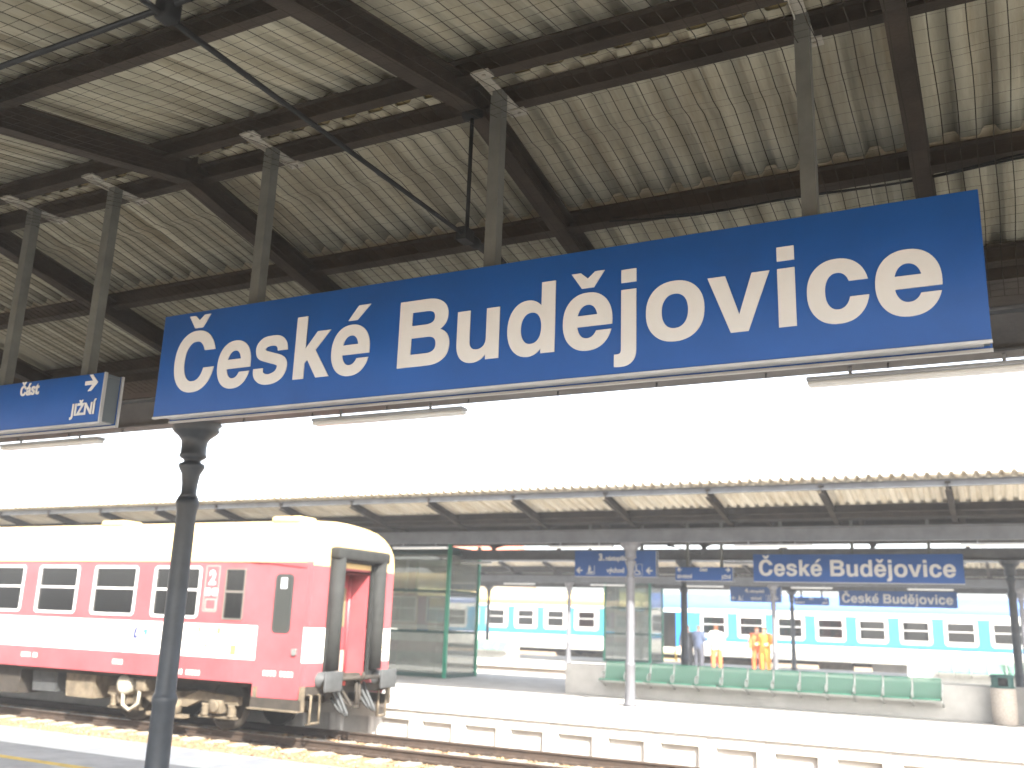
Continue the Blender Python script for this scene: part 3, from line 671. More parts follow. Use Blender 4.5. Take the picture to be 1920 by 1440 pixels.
        for sd in (-1, 1):
            c_ = MB().lathe([(0.10,0.26),(0.14,0.27),(0.14,0.50),(0.11,0.52)], 14, (-0.18, sd*1.10)); c_.lathe([(0.10,0.26),(0.14,0.27),(0.14,0.50),(0.11,0.52)], 14, (0.18, sd*1.10)); c_.box(-0.5, 0.5, sd*1.10-0.08, sd*1.10+0.08, 0.19, 0.255); c_.obj('spring', bogm, bo)
        for ax in (-1.25, 1.25): MB().tube([(ax,-0.75,0.46),(ax,0.75,0.46)], 0.08, 12).obj('axle', under, bo)
        return bo
def underframe(c, boxes):
    q = MB(); q.box(-c.L+0.3, -0.3, -1.25, 1.25, 0.86, 0.948); q.box(-c.L+0.2, -0.25, -0.35, 0.35, 0.62, 0.858); q.obj('underframe', under, c.root)
    for x0, x1, y0, y1, z0, z1, m_ in boxes:
        MB().prism([(x0,z1),(x1,z1),(x1-0.02,z0),(x0+0.06,z0)], 'y', y0, y1).obj('equipment_box', m_, c.root)
def buffers(c, x, sgn=1):
    for sd in (-0.875, 0.875):
        b_ = MB().lathe([(0.15, x-sgn*0.30), (0.15, x+sgn*0.02), (0.10, x+sgn*0.03), (0.10, x+sgn*0.24)], 18, (sd, 1.05), axis='x')
        b_.bbox(min(x+sgn*0.23, x+sgn*0.28), max(x+sgn*0.23, x+sgn*0.28), sd-0.26, sd+0.26, 0.86, 1.22, 0.022); b_.obj('buffer', buffm, c.root)

# --- red and white coach on the track in front of the bench platform
def red_coach():
    XE = -11.40; L = 24.5
    root = thing('passenger_coach', 'red and white railway coach with open black gangway at its end', 'railway coach', (XE, 15.42, ZR))
    c = Coach(root, L)
    wx = [(-15.3-1.745*k - 0.64 - XE + 0.62, -15.3-1.745*k + 0.64 - XE + 0.62) for k in range(11)]       # passenger windows
    wx = [(-15.315 - XE - 1.745*k, -14.035 - XE - 1.745*k) for k in range(11)]
    wins = [(a, b, 2.06, 3.06) for a, b in wx]
    wc = (-13.41-XE, -12.90-XE, 2.06, 3.02)
    zones = [(0.95, 1.36, 0), (1.36, 1.975, 1), (1.975, 3.16, 0)]
    c.body(zones, [(a+0.03, b-0.03, z0+0.03, z1-0.03) for a, b, z0, z1 in wins] + [(wc[0]+0.02, wc[1]-0.02, wc[2]+0.02, wc[3]-0.02)], [redp, whitep, creamp, darkin], 2)
    ez = [(0.95, 1.36, 0), (1.36, 1.975, 1), (1.975, 3.10, 0), (3.10, 3.16, 2)]
    c.end_wall(0.0, ez, [redp, whitep, creamp]); c.end_wall(-L, ez, [redp, whitep, creamp], (0.0, 1.0, 1.01))
    for side in (-1, 1):
        for w_ in wins: c.window(*w_, side=side)
        c.window(*wc, side=side, frame=0.03, r_=0.04, fm=mat('window_rubber', (0.10, 0.09, 0.08), 0.6))
    # door, on the tapered end
    for side in (-1, 1):
        d = c.slab('door', rrect(-12.52-XE, -11.50-XE, 0.72, 3.135, 0.03), -0.04, 0.012, redp, side)
        f = c.slab('window', rrect(-12.20-XE, -11.79-XE, 1.86, 2.93, 0.09), 0.010, 0.020, mat('door_rubber', (0.03, 0.03, 0.03), 0.6), side, parent=d)
        c.slab('pane', rrect(-12.165-XE, -11.825-XE, 1.895, 2.895, 0.07), 0.0185, 0.0225, mat('door_glass', (0.03, 0.032, 0.03), 0.06), side, parent=d)
        c.slab('handle', rrect(-11.70-XE, -11.60-XE, 1.48, 1.60, 0.03), 0.012, 0.045, mat('handle_grey', (0.25, 0.26, 0.25), 0.4, 0.6), side, parent=d)
        st_ = MB(); y0 = side*(1.30); y1 = side*1.40
        st_.box(-12.50-XE, -11.36-XE, min(y0,y1)-0.12, max(y0,y1), 0.52, 0.545); st_.box(-12.50-XE, -11.36-XE, min(y0,y1)-0.04, min(y0,y1)-0.02, 0.545, 0.72, 1)
        for k in range(9): st_.box(-12.50-XE+k*0.141, -12.485-XE+k*0.141, min(y0,y1), max(y0,y1), 0.545, 0.70)
        st_.box(-12.50-XE, -12.40-XE, min(y0,y1), max(y0,y1)-0.01, 0.546, 0.90); st_.box(-11.42-XE, -11.36-XE, min(y0,y1), max(y0,y1)-0.01, 0.546, 0.95); st_.obj('door_step', [bogm, under], root)
        c.slab('notice', [(-12.07-XE, 2.66), (-11.93-XE, 2.66), (-11.93-XE, 2.86), (-12.07-XE, 2.86)], 0.0215, 0.0245, letterm, side)
    # markings on the near side
    y = lambda x: -hw(x - XE, L)
    t = small_text(root, '2', -13.745-XE, 2.72, -1.42, 0.36, 'CENTER', 'class_number', letterm, 0.04)
    fr = MB()
    for z0, z1 in ((2.70, 3.05), (2.46, 2.66), (2.24, 2.42)): pass
    c.slab('notice', rrect(-13.90-XE, -13.77-XE, 2.50, 2.64, 0.02), -0.001, 0.003, pale); c.slab('notice', rrect(-13.72-XE, -13.59-XE, 2.50, 2.64, 0.02), -0.001, 0.003, pale)
    c.slab('notice', rrect(-13.88-XE, -13.60-XE, 2.23, 2.44, 0.03), -0.001, 0.003, mat('pink_notice', (0.62, 0.25, 0.22), 0.5), hole=rrect(-13.86-XE, -13.62-XE, 2.25, 2.42, 0.02))
    c.slab('notice', rrect(-13.93-XE, -13.57-XE, 2.20, 3.07, 0.03), -0.001, 0.003, mat('pink_notice', (0.62, 0.25, 0.22), 0.5), hole=rrect(-13.915-XE, -13.585-XE, 2.215, 3.055, 0.02))
    lg = [(-15.72,1.64),(-15.70,1.80),(-15.62,1.90),(-15.56,1.92),(-15.62,1.80),(-15.64,1.68),(-15.56,1.72),(-15.60,1.63)]
    c.slab('logo', [(a-XE, b) for a, b in lg], -0.001, 0.003, mat('logo_navy', (0.03, 0.04, 0.13), 0.4))
    c.slab('logo', [(a-XE, b) for a, b in [(-15.46,1.80),(-15.33,1.84),(-15.32,1.63),(-15.38,1.70)]], -0.001, 0.003, mat('logo_teal', (0.03, 0.35, 0.48), 0.4))
    for x0, n_, z in ((-14.55, 10, 1.02), (-19.0, 7, 1.14), (-16.2, 5, 1.12), (-12.30, 9, 1.10)):
        for k in range(n_):
            if k == 4: continue
            c.slab('stencil_mark', [(x0+0.075*k-XE, z), (x0+0.075*k+0.05-XE, z), (x0+0.075*k+0.05-XE, z+0.09), (x0+0.075*k-XE, z+0.09)], -0.001, 0.0165 if x0 > -12.5 else 0.003, pale)
    ym = mat('yellow_notice', (0.55, 0.38, 0.08), 0.5)
    for x, z, s_ in ((-13.95, 1.85, 0.035), (-13.45, 1.84, 0.045), (-13.75, 1.56, 0.03), (-13.05, 1.50, 0.07)): c.slab('notice', [(x-s_-XE, z-s_), (x+s_-XE, z-s_), (x+s_-XE, z+s_*1.6), (x-s_-XE, z+s_*1.6)], -0.001, 0.003, ym)
    c.slab('band_edge', [(-14.25-XE, 1.375), (-14.22-XE, 1.375), (-14.22-XE, 1.96), (-14.25-XE, 1.96)], -0.001, 0.003, ym)
    # roof vents
    for xv in (-17.55, -12.65, -22.5, -27.5): MB().bbox(xv-0.36-XE, xv+0.36-XE, -0.75, -0.20, 3.95, 4.085, 0.05).obj('roof_vent', creamp, root)
    q = MB(); q.box(-L+0.1, -0.05, -1.434, -1.421, 3.142, 3.165); q.obj('rain_gutter', creamp, root)
    # gangway: rubber bellows tubes round a recessed doorway
    bl = MB()
    for s_ in (-1, 1): bl.tube([(0.10, s_*0.68, 1.22), (0.10, s_*0.68, 2.0), (0.10, s_*0.68, 3.30)], 0.135, 16)
    bl.bbox(-0.02, 0.235, -0.84, 0.84, 3.24, 3.47, 0.05)
    bl.obj('gangway_bellows', rubber, root)
    q = MB(); q.box(-0.02, 0.06, -0.82, -0.50, 1.10, 3.42); q.box(-0.02, 0.06, 0.50, 0.82, 1.10, 3.42); q.box(-0.02, 0.06, -0.50, 0.50, 3.20, 3.42); q.obj('gangway_frame', rubber, root)
    q = MB(); q.box(0.0, 0.30, -0.62, 0.62, 1.06, 1.10); q.tube([(0.28,-0.6,1.08),(0.28,0.6,1.08)], 0.04, 10); q.obj('gangway_plate', under, root)
    q = MB(); q.box(-0.55, 0, -0.50, -0.46, 1.05, 3.10); q.box(-0.55, 0, 0.46, 0.50, 1.05, 3.10); q.box(-0.55, 0, -0.46, 0.46, 3.02, 3.06); q.box(-0.55, 0, -0.46, 0.46, 1.0, 1.05); q.obj('gangway_passage', redp, root)
    q = MB().bbox(-0.50, -0.46, -0.45, 0.45, 1.06, 3.01, 0.008); q.obj('gangway_door', redp, root)
    MB().box(-0.459, -0.452, 0.02, 0.34, 2.0, 2.75).obj('pane', mat('olive_glass', (0.16, 0.15, 0.08), 0.15), root)
    MB().box(-0.459, -0.452, 0.0, 0.42, 1.1, 1.55).obj('kick_plate', mat('kick_plate_grey', (0.38, 0.36, 0.30), 0.5, 0.4), root)
    for yy in (-0.20, -0.02, 0.43): MB().tube([(-0.44, yy, 1.15), (-0.44, yy, 2.95)], 0.03, 8).obj('door_rail', redp, root)
    # end details
    buffers(c, 0.06)
    hk = MB(); hk.bbox(-0.05, 0.12, -0.22, 0.22, 0.93, 1.16, 0.02); hk.tube([(0.1,0,1.05),(0.28,0,1.05),(0.36,0,1.12),(0.33,0,1.18)], [0.05,0.045,0.04,0.03], 10)
    hk.tube([(0.22,-0.05,1.04),(0.25,-0.05,0.75),(0.22,-0.02,0.55)], 0.03, 8); hk.tube([(0.22,0.05,1.04),(0.25,0.05,0.75),(0.22,0.02,0.55)], 0.03, 8); hk.tube([(0.22,-0.06,0.56),(0.22,0.06,0.56)], 0.035, 8); hk.obj('coupling', under, root)
    for yy, dz, m_ in ((-0.55,0.50,buffm),(-0.40,0.56,buffm),(0.32,0.46,buffm),(0.47,0.52,buffm),(-0.30,0.40,under)):
        pts_ = [(0.02+0.26*math.sin(math.pi*k/12), yy+0.05*math.sin(2.5*k/12), 0.98-dz*math.sin(math.pi*k/14)**0.8) for k in range(13)]
        MB().tube(pts_, 0.030, 8).obj('brake_hose', m_, root)
    for yy, m_ in ((-0.28, mat('cock_red', (0.5, 0.04, 0.03), 0.4)), (0.22, mat('cock_yellow', (0.6, 0.35, 0.02), 0.4))): MB().bbox(0.02, 0.12, yy-0.04, yy+0.04, 0.94, 1.04, 0.012).obj('brake_cock', m_, root)
    q = MB(); q.box(-0.25, 0.02, -1.25, 1.25, 0.80, 0.945); q.obj('headstock', under, root)
    for s_ in (-1, 1):
        q = MB(); q.tube([(-0.02, s_*1.18, 0.80),(0.08, s_*1.18, 0.80),(0.08, s_*1.18, 0.30),(0.0, s_*1.18, 0.30)], 0.022, 8); q.tube([(-0.02, s_*0.92, 0.80),(0.08, s_*0.92, 0.80),(0.08, s_*0.92, 0.30)], 0.022, 8); q.tube([(0.08, s_*1.18, 0.32),(0.08, s_*0.92, 0.32)], 0.022, 8); q.obj('shunter_step', bogm, root)
        MB().tube([(0.03, s_*0.98, 1.62),(0.08, s_*0.98, 1.62),(0.08, s_*1.12, 1.62),(0.03, s_*1.12, 1.62)], 0.014, 8).obj('grab_handle', mat('handle_yellow', (0.55, 0.42, 0.08), 0.5), root)
    # inside
    q = MB(); q.box(-L+0.1, -1.2, -1.25, 1.25, 0.96, 1.0); q.box(-L+0.1, -1.2, -1.30, 1.30, 3.12, 3.14); q.box(-1.25, -1.2, -1.30, 1.30, 1.0, 3.11); q.box(-2.25, -2.2, -0.3, 1.30, 1.0, 3.11); q.obj('saloon', darkin, root)
    for k in range(12):
        for yy in (-0.78, 0.78):
            q = MB(); xx = -3.6-1.745*k; q.bbox(xx-0.06, xx+0.06, yy-0.5, yy+0.5, 1.05, 2.32, 0.03); q.bbox(xx-0.45, xx+0.45, yy-0.5, yy+0.5, 1.35, 1.48, 0.03); q.obj('seat', seatm, root)
    MB().box(-L+2, -2.6, 0.95, 1.2, 2.62, 2.65).obj('luggage_rack', alu, root)
    # running gear
    underframe(c, [(-17.75-XE, -16.85-XE, -1.22, -0.3, 0.40, 0.858, bogm), (-21.3-XE, -19.2-XE, -1.22, -0.2, 0.36, 0.858, under), (-18.9-XE, -18.1-XE, -1.15, -0.5, 0.45, 0.858, buffm), (-24.6-XE, -22.3-XE, -1.2, 0.4, 0.40, 0.858, bogm)])
    c.bogie(-14.86-XE); c.bogie(-L+3.46)
    q = MB(); q.lathe([(0.12,-1.30),(0.19,-1.28),(0.20,-1.05),(0.14,-1.0)], 16, (-15.98-XE, 0.72), axis='y'); q.tube([(-15.98-XE,-1.25,0.6),(-15.90-XE,-1.30,0.35),(-15.7-XE,-1.30,0.26),(-15.5-XE,-1.28,0.4),(-15.52-XE,-1.25,0.72)], 0.035, 8); q.obj('brake_cylinder', mat('brake_pale', (0.30, 0.28, 0.23), 0.7, 0, 0.3, 8.0), root)
    q = MB().bbox(-15.62-XE, -15.36-XE, -1.30, -1.0, 0.62, 0.86, 0.03); q.obj('valve', bogm, root)
red_coach()

# --- blue and white coaches behind the farthest platform
def blue_coach(x_end, L, label, winxs, roofm_, zones, mats_, wz, white_frames, door_x, cyanpanels=None):
    root = thing('passenger_coach', label, 'railway coach', (x_end, 51.42, ZR)); c = Coach(root, L)
    wins = [(a-x_end, b-x_end, wz[0], wz[1]) for a, b in winxs]
    dr = [(d-x_end, d+0.75-x_end, 1.2, 3.0) for d in door_x]
    c.body(zones, [(a+.03, b-.03, z0+.03, z1-.03) for a, b, z0, z1 in wins] + dr, mats_, roofm_)
    c.end_wall(0.0, zones, mats_); c.end_wall(-L, zones, mats_)
    for w_ in wins:
        if white_frames: c.slab('window_surround', rrect(w_[0]-white_frames, w_[1]+white_frames, w_[2]-0.14, w_[3]+0.16, 0.16), 0.0005, 0.005, whitep, hole=rrect(w_[0]+0.02, w_[1]-0.02, w_[2]+0.02, w_[3]-0.02, 0.05))
        c.window(*w_, side=-1, frame=0.05, r_=0.07)
    for d in dr:
        q = MB(); q.box(d[0], d[1], -1.30, -0.3, 0.95, 1.0); q.obj('door_floor', darkin, root)
        for k, z in enumerate((0.62, 0.90, 1.15)):
            MB().box(d[0], d[1], -1.50+0.10*k, -1.36+0.10*k, z, z+0.035).obj('door_step', mat('step_yellow', (0.62, 0.42, 0.03), 0.6), root)
        MB().box(d[0]-0.02, d[0]+0.03, -1.46, -1.30, 0.45, 1.2).obj('step_side', mat('step_yellow', (0.62, 0.42, 0.03), 0.6), root); MB().box(d[1]-0.03, d[1]+0.02, -1.46, -1.30, 0.45, 1.2).obj('step_side', mat('step_yellow', (0.62, 0.42, 0.03), 0.6), root)
        MB().box(d[0], d[1], -0.42, -0.38, 1.0, 3.1).obj('vestibule_wall', darkin, root)
        c.slab('door', rrect(d[1]+0.02, d[1]+0.50, 1.25, 2.98, 0.03), 0.006, 0.04, mat('coach_door_blue', (0.02, 0.20, 0.55), 0.35))
    q = MB(); q.box(-L+0.1, -0.1, -1.25, 1.25, 0.96, 1.0); q.box(-L+0.1, -0.1, 0.2, 0.24, 1.0, 3.1); q.obj('saloon', mat('saloon_grey', (0.20, 0.185, 0.16), 0.8), root)
    underframe(c, [(-13.5, -11.0, -1.2, -0.2, 0.35, 0.858, conc), (-10.2, -8.6, -1.2, -0.2, 0.30, 0.858, under), (-16.0, -14.4, -1.2, -0.4, 0.42, 0.858, bogm)])
    c.bogie(-3.4); c.bogie(-L+3.4); buffers(c, 0.06); buffers(c, -L-0.06, -1)
    for s_ in (0.06, -L-0.06):
        q = MB()
        for yy in (-0.65, 0.65): q.tube([(s_, yy, 1.2), (s_, yy, 3.3)], 0.12, 10)
        q.tube([(s_,-0.75,3.35),(s_,0.75,3.35)], 0.12, 10); q.obj('gangway_bellows', rubber, root)
    return c
zr = [(0.835, 1.58, 0), (1.58, 1.66, 1), (1.66, 3.02, 2), (3.02, 3.20, 0)]
rc_w = [(-14.52+1.942*k, -13.30+1.942*k) for k in range(10)]
cR = blue_coach(7.2, 24.5, 'blue roofed railway coach with cyan window band, behind the standing people', rc_w, 3, zr, [whitep, bluel, cyanp, bluep, darkin], (1.93, 2.86), 0.10, [-16.72])
zl = [(0.835, 1.60, 0), (1.60, 1.66, 1), (1.66, 3.10, 2), (3.10, 3.22, 0)]
lc_w = [(-40.0+1.88*k, -38.8+1.88*k) for k in range(11)]; lc_w = [(-21.60-1.88*k, -20.55-1.88*k) for k in range(10)]
cL = blue_coach(-17.9, 24.5, 'pale roofed coach with yellow stripe, left of the blue roofed coach', lc_w, 3, zl, [whitep, bluel, cyanp, creamp, darkin], (2.03, 2.92), 0.20, [])
q = MB()
for s_ in (-1,): q.prism([(s_*1.432, 3.23), (s_*1.436, 3.40), (s_*1.40, 3.52), (s_*1.36, 3.52), (s_*1.40, 3.40), (s_*1.40, 3.23)], 'x', -24.0, -0.5)
q.obj('yellow_stripe', yelp, cL.root)

# ------------------------------------------------------------------ lifts
def lift(loc, label):
    root = thing('lift_shaft', label, 'lift', loc, 'glazed lift shafts'); W, D_, H_ = 2.29, 1.8, 3.92      # origin: near right corner
    for x in (0, -W):
        for y in (0, D_):
            MB().bbox(x-0.05, x+0.05, y-0.05, y+0.05, 0.0, H_, 0.008).obj('post', greenf, root)
    for z in (0.02, 1.25, 2.44, 3.55):
        q = MB(); hh = 0.035 if z > 0.1 else 0.06; g = mat('lift_rail_dark', (0.012, 0.05, 0.042), 0.5)
        for y in (0, D_): q.box(-W+0.05, -0.05, y-0.03, y+0.03, z-hh+0.04, z+hh+0.04)
        for x in (0, -W): q.box(x-0.03, x+0.03, 0.05, D_-0.05, z-hh+0.04, z+hh+0.04)
        q.obj('rail', g, root)
    for z0, z1 in ((0.12, 1.25), (1.34, 2.44), (2.53, 3.55)):
        for x0, x1 in ((-W+0.05, -0.05),):
            for y in (0, D_): MB().box(x0, x1, y-0.006, y+0.006, z0+0.005, z1).obj('pane', liftglass, root)
        for x in (0, -W): MB().box(x-0.006, x+0.006, 0.05, D_-0.05, z0+0.005, z1).obj('pane', liftglass, root)
    MB().box(-W+0.06, -0.06, 0.06, D_-0.06, 3.63, 3.80).obj('top_panel', mat('lift_rail_dark', (0.012, 0.05, 0.042), 0.5), root)
    q = MB(); q.bbox(-W+0.35, -0.55, 0.35, D_-0.25, 0.02, 2.35, 0.02); q.obj('lift_car', mat('lift_car_grey', (0.46, 0.47, 0.44), 0.4, 0.4), root)
    MB().box(-W+1.05, -W+1.45, 0.335, 0.349, 1.3, 2.3).obj('car_window', liftblue, root)
    q = MB(); q.box(-0.40, -0.32, 0.9, 0.98, 0, 3.6); q.box(-W+0.14, -W+0.22, 0.9, 0.98, 0, 3.6); q.obj('guide_rail', alu, root)
lift((-14.86, 24.7, 0), 'green framed glass lift shaft beside the end of the red coach')
lift((-15.3, 44.0, 0), 'farther green framed glass lift shaft behind the left end of the long bench')

# ------------------------------------------------------------------ benches, parapets, bins
MB().bbox(-10.0, 2.2, 22.42, 22.98, 0.0, 0.70, 0.015).obj('parapet', conc)
tag(bpy.data.objects['parapet'], 'low pale concrete parapet carrying the long green bench', 'parapet')
p2 = MB().bbox(-3.75, 4.2, 40.0, 40.6, 0.0, 0.72, 0.015).obj('parapet', conc); tag(p2, 'low far concrete parapet behind the short bench at the right', 'parapet')
def seat_mesh():
    prof = [(-0.46,0.40),(-0.44,0.425),(-0.30,0.415),(-0.12,0.40),(-0.05,0.42),(-0.015,0.50),(0.02,0.66),(0.05,0.79),(0.045,0.805)]
    q = MB(); vs = []; n = len(prof)
    for x in (0.02, 0.555):
        vs += [(x, y, z) for y, z in prof]
    vs += [(x, y+0.008, z-0.006) for x, y, z in vs[:2*n]]
    fs = [(i, i+1, n+i+1, n+i) for i in range(n-1)] + [(2*n+n+i, 2*n+n+i+1, 2*n+i+1, 2*n+i) for i in range(n-1)]
    q.add(vs, fs, 0, True); me = q.mesh('seat', greens); return me
SEAT = seat_mesh()
SEAT_EDGE = MB().tube([(0.02,-0.462,0.412),(0.555,-0.462,0.412)], 0.014, 8).mesh('seat_edge', mat('seat_edge_green', (0.05, 0.24, 0.16), 0.4))
BACK_EDGE = MB().tube([(0.02,0.05,0.80),(0.555,0.05,0.80)], 0.010, 8).mesh('back_edge', MATS['seat_edge_green'])
SUPPORT = MB().tube([(0,0.06,0.80),(0,0.02,0.66),(0,-0.02,0.48),(0,-0.10,0.40),(0,-0.40,0.38),(0,-0.44,0.36)], 0.018, 8).tube([(0,-0.30,0.385),(0,0.05,0.25)], 0.02, 8).tube([(0,-0.02,0.55),(0,-0.15,0.57),(0,-0.22,0.50),(0,-0.20,0.41)], 0.016, 8).mesh('support', legm)
def bench(loc, n, label, name='seat_row'):
    root = thing('bench', label, 'bench', loc, 'green seat rows')
    for i in range(n):
        s_ = link('seat', SEAT, root, (0.575*i, 0, 0)); link('seat_edge', SEAT_EDGE, s_); link('back_edge', BACK_EDGE, s_)
    for i in range(n+1): link('support', SUPPORT, root, (0.575*i, 0, 0))
    q = MB().box(0, 0.575*n, -0.10, -0.04, 0.33, 0.38); q.obj('bearer', legm, root)
    return root
bench((-8.92, 22.36, 0), 13, 'long row of green perforated seats fixed to the pale parapet')
bench((-2.70, 39.94, 0), 5, 'short far row of green seats at the right edge, above the bin')
b3 = bench((-22.6, 40.3, 0), 3, 'far green seats seen just right of the nearer lift shaft')
MB().bbox(-22.9, -20.8, 40.36, 40.8, 0, 0.72, 0.015).obj('seat_plinth', conc, b3, (22.6, -40.3, 0))
def bin_(loc, label, lid=True):
    root = thing('litter_bin', label, 'litter bin', loc)
    MB().lathe([(0.205,0.0),(0.225,0.02),(0.235,0.35),(0.235,0.66),(0.228,0.70),(0.16,0.70)], 28).obj('drum', binm, root)
    if lid:
        q = MB(); n = 28
        q.lathe([(0.10,0.70),(0.222,0.702),(0.228,0.72),(0.228,0.74),(0.10,0.742)], n); q.lathe([(0.10,0.90),(0.228,0.902),(0.228,0.93),(0.20,0.955),(0.05,0.96)], n)
        for k in range(4): q.prism([(0.222*math.cos(t), 0.222*math.sin(t)) for t in [R(k*90-62+j*8) for j in range(6)]] + [(0.206*math.cos(t), 0.206*math.sin(t)) for t in [R(k*90-62+j*8) for j in range(5,-1,-1)]], 'z', 0.741, 0.901)
        q.obj('lid', greend, root); MB().lathe([(0.15,0.72),(0.15,0.90)], 20).obj('liner', blackm, root)
    else:
        for s_ in (-1, 1): MB().tube([(s_*0.19,0,0.68),(s_*0.20,0,0.80),(s_*0.215,0,0.95)], [0.03,0.025,0.03], 8).obj('handle', blackm, root)
    return root
bin_((-0.32, 22.15, 0), 'concrete litter bin with dark green lid beside the right end of the bench')
bin_((-20.05, 39.3, 0), 'far concrete litter bin with two black uprights', False)
bin_((0.42, 22.75-0.62, 0), 'concrete litter bin cut by the right edge of the picture', True)

# ------------------------------------------------------------------ people on the farthest platform
skin = mat('skin', (0.52, 0.30, 0.21), 0.55)
def person(loc, rot, label, jacket, trousers, hair, shoe, arms='hang', cap=None, h=1.76):
    k = h/1.76
    V, E, Rd, T = [], [], [], []          # joints, bones, radii, zone
    def j(x, y, z, r0, zone, parent=None, r1=None):
        V.append((x*k*1.14, y*k, z*k)); g_ = 1.62 if zone in 'jt' else (1.22 if r0 > 0.02 else 1.1); Rd.append((r0*k*g_, (r1 or r0)*k*g_)); T.append(zone)
        if parent is not None: E.append((parent, len(V)-1))
        return len(V)-1
    pel = j(0, 0, 0.96, 0.155, 't', None, 0.115); wa = j(0, 0, 1.10, 0.145, 'j', pel, 0.11); ch = j(0, 0.0, 1.30, 0.165, 'j', wa, 0.12); sh0 = j(0, 0.01, 1.43, 0.13, 'j', ch, 0.095); nk = j(0, 0.0, 1.52, 0.056, 's', sh0)
    hd = j(0, -0.015, 1.60, 0.078, 's', nk, 0.09); hm = j(0, -0.02, 1.66, 0.080, 's', hd, 0.098); tp = j(0, -0.01, 1.73, 0.058, 'h', hm, 0.075)
    for s_ in (-1, 1):
        hip = j(s_*0.095, 0, 0.90, 0.098, 't', pel); kn = j(s_*0.115, -0.015, 0.50, 0.066, 't', hip); ca = j(s_*0.118, 0.01, 0.34, 0.062, 't', kn); an = j(s_*0.12, 0.02, 0.10, 0.048, 't', ca)
        he = j(s_*0.122, 0.01, 0.045, 0.044, 'b', an); to = j(s_*0.135, -0.15, 0.032, 0.034, 'b', he)
        sh1 = j(s_*0.175, 0.01, 1.42, 0.072, 'j', sh0)
        if arms == 'fold': el = j(s_*0.24, -0.03, 1.15, 0.056, 'j', sh1); wr = j(s_*0.02, -0.22, 1.16, 0.042, 'j', el); dirx = (-s_*0.9, -0.1, 0.05)
        elif arms == 'bend': el = j(s_*0.25, 0.03, 1.15, 0.056, 'j', sh1); wr = j(s_*0.20, -0.20, 1.08, 0.042, 'j', el); dirx = (-s_*0.2, -0.9, 0.1)
        else: el = j(s_*0.235, 0.02, 1.14, 0.054, 'j', sh1); wr = j(s_*0.25, -0.05, 0.90, 0.040, 'j', el); dirx = (0, -0.12, -0.95)
        d_ = Vector(dirx).normalized(); p0 = Vector(V[wr])/k; side_ = d_.cross(Vector((1,0,0)) if abs(d_.x) < 0.7 else Vector((0,0,1))).normalized()
        pm = j(*(p0 + d_*0.07), 0.030, 's', wr)
        for f_ in range(4):
            b0 = p0 + d_*0.10 + side_*(f_-1.5)*0.019; ln = (0.05, 0.06, 0.056, 0.045)[f_]
            a_ = j(*b0, 0.0095, 's', pm); j(*(b0 + d_*ln - Vector((s_*0.012, 0, 0))), 0.008, 's', a_)
        tb = j(*(p0 + d_*0.045 + side_*0.038), 0.011, 's', pm); j(*(p0 + d_*0.085 + side_*0.052), 0.009, 's', tb)
    me = bpy.data.meshes.new('body'); me.from_pydata(V, E, [])
    o = bpy.data.objects.new('body', me); COL.objects.link(o)
    md = o.modifiers.new('skin', 'SKIN'); md.use_smooth_shade = True
    for i, r_ in enumerate(Rd): sv = me.skin_vertices[0].data[i]; sv.radius = r_; sv.use_root = (i == 0)
    ss = o.modifiers.new('sub', 'SUBSURF'); ss.levels = 1; ss.render_levels = 1
    m2 = bpy.data.meshes.new_from_object(o.evaluated_get(bpy.context.evaluated_depsgraph_get())); bpy.data.objects.remove(o)
    zi = {'j': 0, 't': 1, 's': 2, 'h': 3, 'b': 4}
    m2.materials.clear()
    for M in (jacket, trousers, skin, hair, shoe): m2.materials.append(M)
    Vv = [Vector(v) for v in V]
    for p in m2.polygons:
        c = p.center; best = min(range(len(E)), key=lambda e: segd(c, Vv[E[e][0]], Vv[E[e][1]]))
        z = T[E[best][1]]
        if c.z > 1.655*k or (c.z > 1.56*k and c.y > 0.035*k): z = 'h'
        elif c.z < 0.86*k and z == 'j': z = 'j'
        elif 0.86*k < c.z < 1.02*k and z in 'tj' and abs(c.x) < 0.2*k: z = 'j'
        p.material_index = zi[z]; p.use_smooth = True
    root = thing('person', label, 'person', loc, 'people on the far platform'); root.rotation_euler.z = rot
    link('body', m2, root)
    hr = MB(); hr.lathe([(0.02*k,1.755*k),(0.07*k,1.74*k),(0.095*k,1.70*k),(0.099*k,1.665*k),(0.085*k,1.655*k)][::-1], 16, (0, 0.002)); hr.obj('hair' if not cap else 'cap', cap or hair, root)
    fc = MB()
    for s_ in (-1, 1): fc.lathe([(0.001,-0.105*k),(0.011*k,-0.103*k),(0.012*k,-0.09*k)], 8, (s_*0.032*k, 1.638*k), axis='y')
    fc.obj('eyes', mat('eye_dark', (0.02, 0.015, 0.01), 0.3), root)
    MB().prism([(-0.088*k,1.60*k),(-0.120*k,1.598*k),(-0.098*k,1.64*k)], 'x', -0.012*k, 0.012*k).obj('nose', skin, root)
    MB().box(-0.022*k, 0.022*k, -0.098*k, -0.085*k, 1.565*k, 1.574*k).obj('mouth', mat('lips', (0.30, 0.10, 0.08), 0.5), root)
    return root
def segd(p, a, b):
    ab = b-a; t = max(0, min(1, (p-a).dot(ab)/max(1e-9, ab.dot(ab)))); return (p-a-ab*t).length
cl = lambda n_, c, r_=0.8: mat(n_, c, r_, 0, 0.15, 8.0)
dark = cl('cloth_dark', (0.025, 0.027, 0.035)); navy = cl('cloth_grey_blue', (0.045, 0.062, 0.11)); whitec = cl('cloth_white', (0.72, 0.70, 0.66)); orange = cl('workwear_orange', (0.62, 0.125, 0.03)); yel = cl('workwear_yellow_orange', (0.72, 0.25, 0.03))
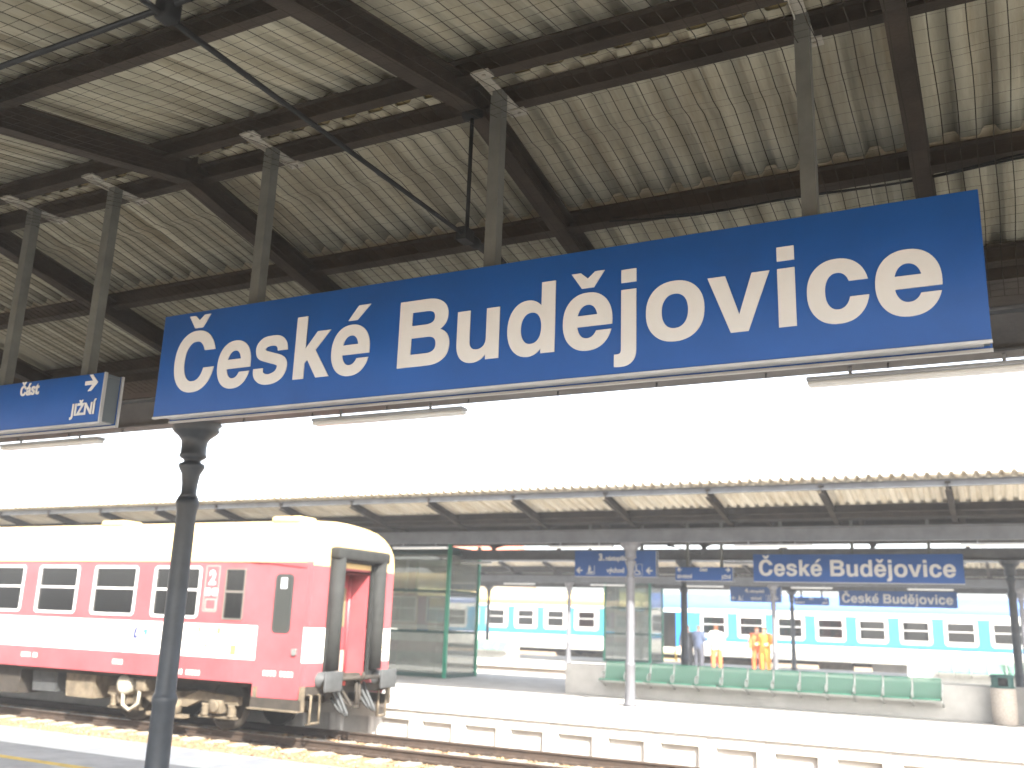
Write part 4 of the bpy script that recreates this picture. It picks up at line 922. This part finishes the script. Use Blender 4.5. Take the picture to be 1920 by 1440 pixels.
hair1 = cl('hair_brown', (0.06, 0.035, 0.02)); hair2 = cl('hair_grey', (0.25, 0.22, 0.19)); hair3 = cl('hair_ginger', (0.30, 0.12, 0.05)); shoeb = cl('shoe_black', (0.02, 0.02, 0.02)); shoew = cl('shoe_pale', (0.5, 0.45, 0.4))
person((-12.30, 40.1, 0), R(20), 'person in dark clothes half hidden behind the dark column', dark, dark, hair3, shoeb, 'hang')
person((-11.72, 39.8, 0), R(158), 'person in grey blue jacket and dark trousers with folded arms', navy, cl('trousers_charcoal', (0.04, 0.042, 0.055)), hair2, shoew, 'fold', h=1.80)
person((-10.98, 39.8, 0), R(-150), 'person in white top and orange trousers facing the others', whitec, orange, hair3, shoew, 'bend', h=1.82)
person((-9.36, 40.0, 0), R(25), 'person in orange workwear, left of the two in bright suits', orange, orange, hair3, shoew, 'hang', h=1.80)
p5 = person((-8.97, 39.7, 0), R(-25), 'person in yellow orange workwear beside the grey column', yel, yel, hair3, shoew, 'bend', h=1.80)

# ------------------------------------------------------------------ house beyond the tracks
hs = thing('house', 'distant house whose red tiled roof shows under the canopy', 'house', (-45.2, 75, -0.8))
MB().box(-5, 5, 0, 8, 0, 6.0).obj('wall', plaster, hs)
rf = MB().prism([(-0.6,5.8),(8.6,5.8),(4.0,9.5)], 'x', -5.4, 5.4).obj('roof', rooftile, hs); MB().box(-3.0, -2.3, 4.6, 5.3, 8.0, 9.75).obj('chimney', plaster, rf)
for ix in range(3):
    for iz in range(2):
        f = MB().box(-4.0+ix*3.1, -2.8+ix*3.1, -0.06, 0.02, 1.2+iz*2.8, 2.7+iz*2.8).obj('window', whitep, hs); MB().box(-3.9+ix*3.1, -2.9+ix*3.1, -0.07, -0.05, 1.3+iz*2.8, 2.6+iz*2.8).obj('pane', mat('house_glass', (0.04, 0.05, 0.06), 0.1), f)

# ------------------------------------------------------------------ thin scattering volume added to imitate veiling lens glare
hm_ = bpy.data.materials.new('glare_veil_volume'); hm_.use_nodes = True; hn = hm_.node_tree.nodes
for x_ in list(hn): hn.remove(x_)
ho = hn.new('ShaderNodeOutputMaterial'); hv = hn.new('ShaderNodeVolumePrincipled'); hv.inputs['Color'].default_value = (0.93, 0.96, 1.0, 1); hv.inputs['Density'].default_value = 0.0022; hv.inputs['Anisotropy'].default_value = 0.0
hm_.node_tree.links.new(hv.outputs[0], ho.inputs['Volume'])
hb = MB().box(-90, 50, -30, 92, -2.5, 9.4).obj('glare_veil', hm_); hb['kind'] = 'stuff'; tag(hb, 'added thin pale volume imitating lens glare over the tracks', 'glare_veil')
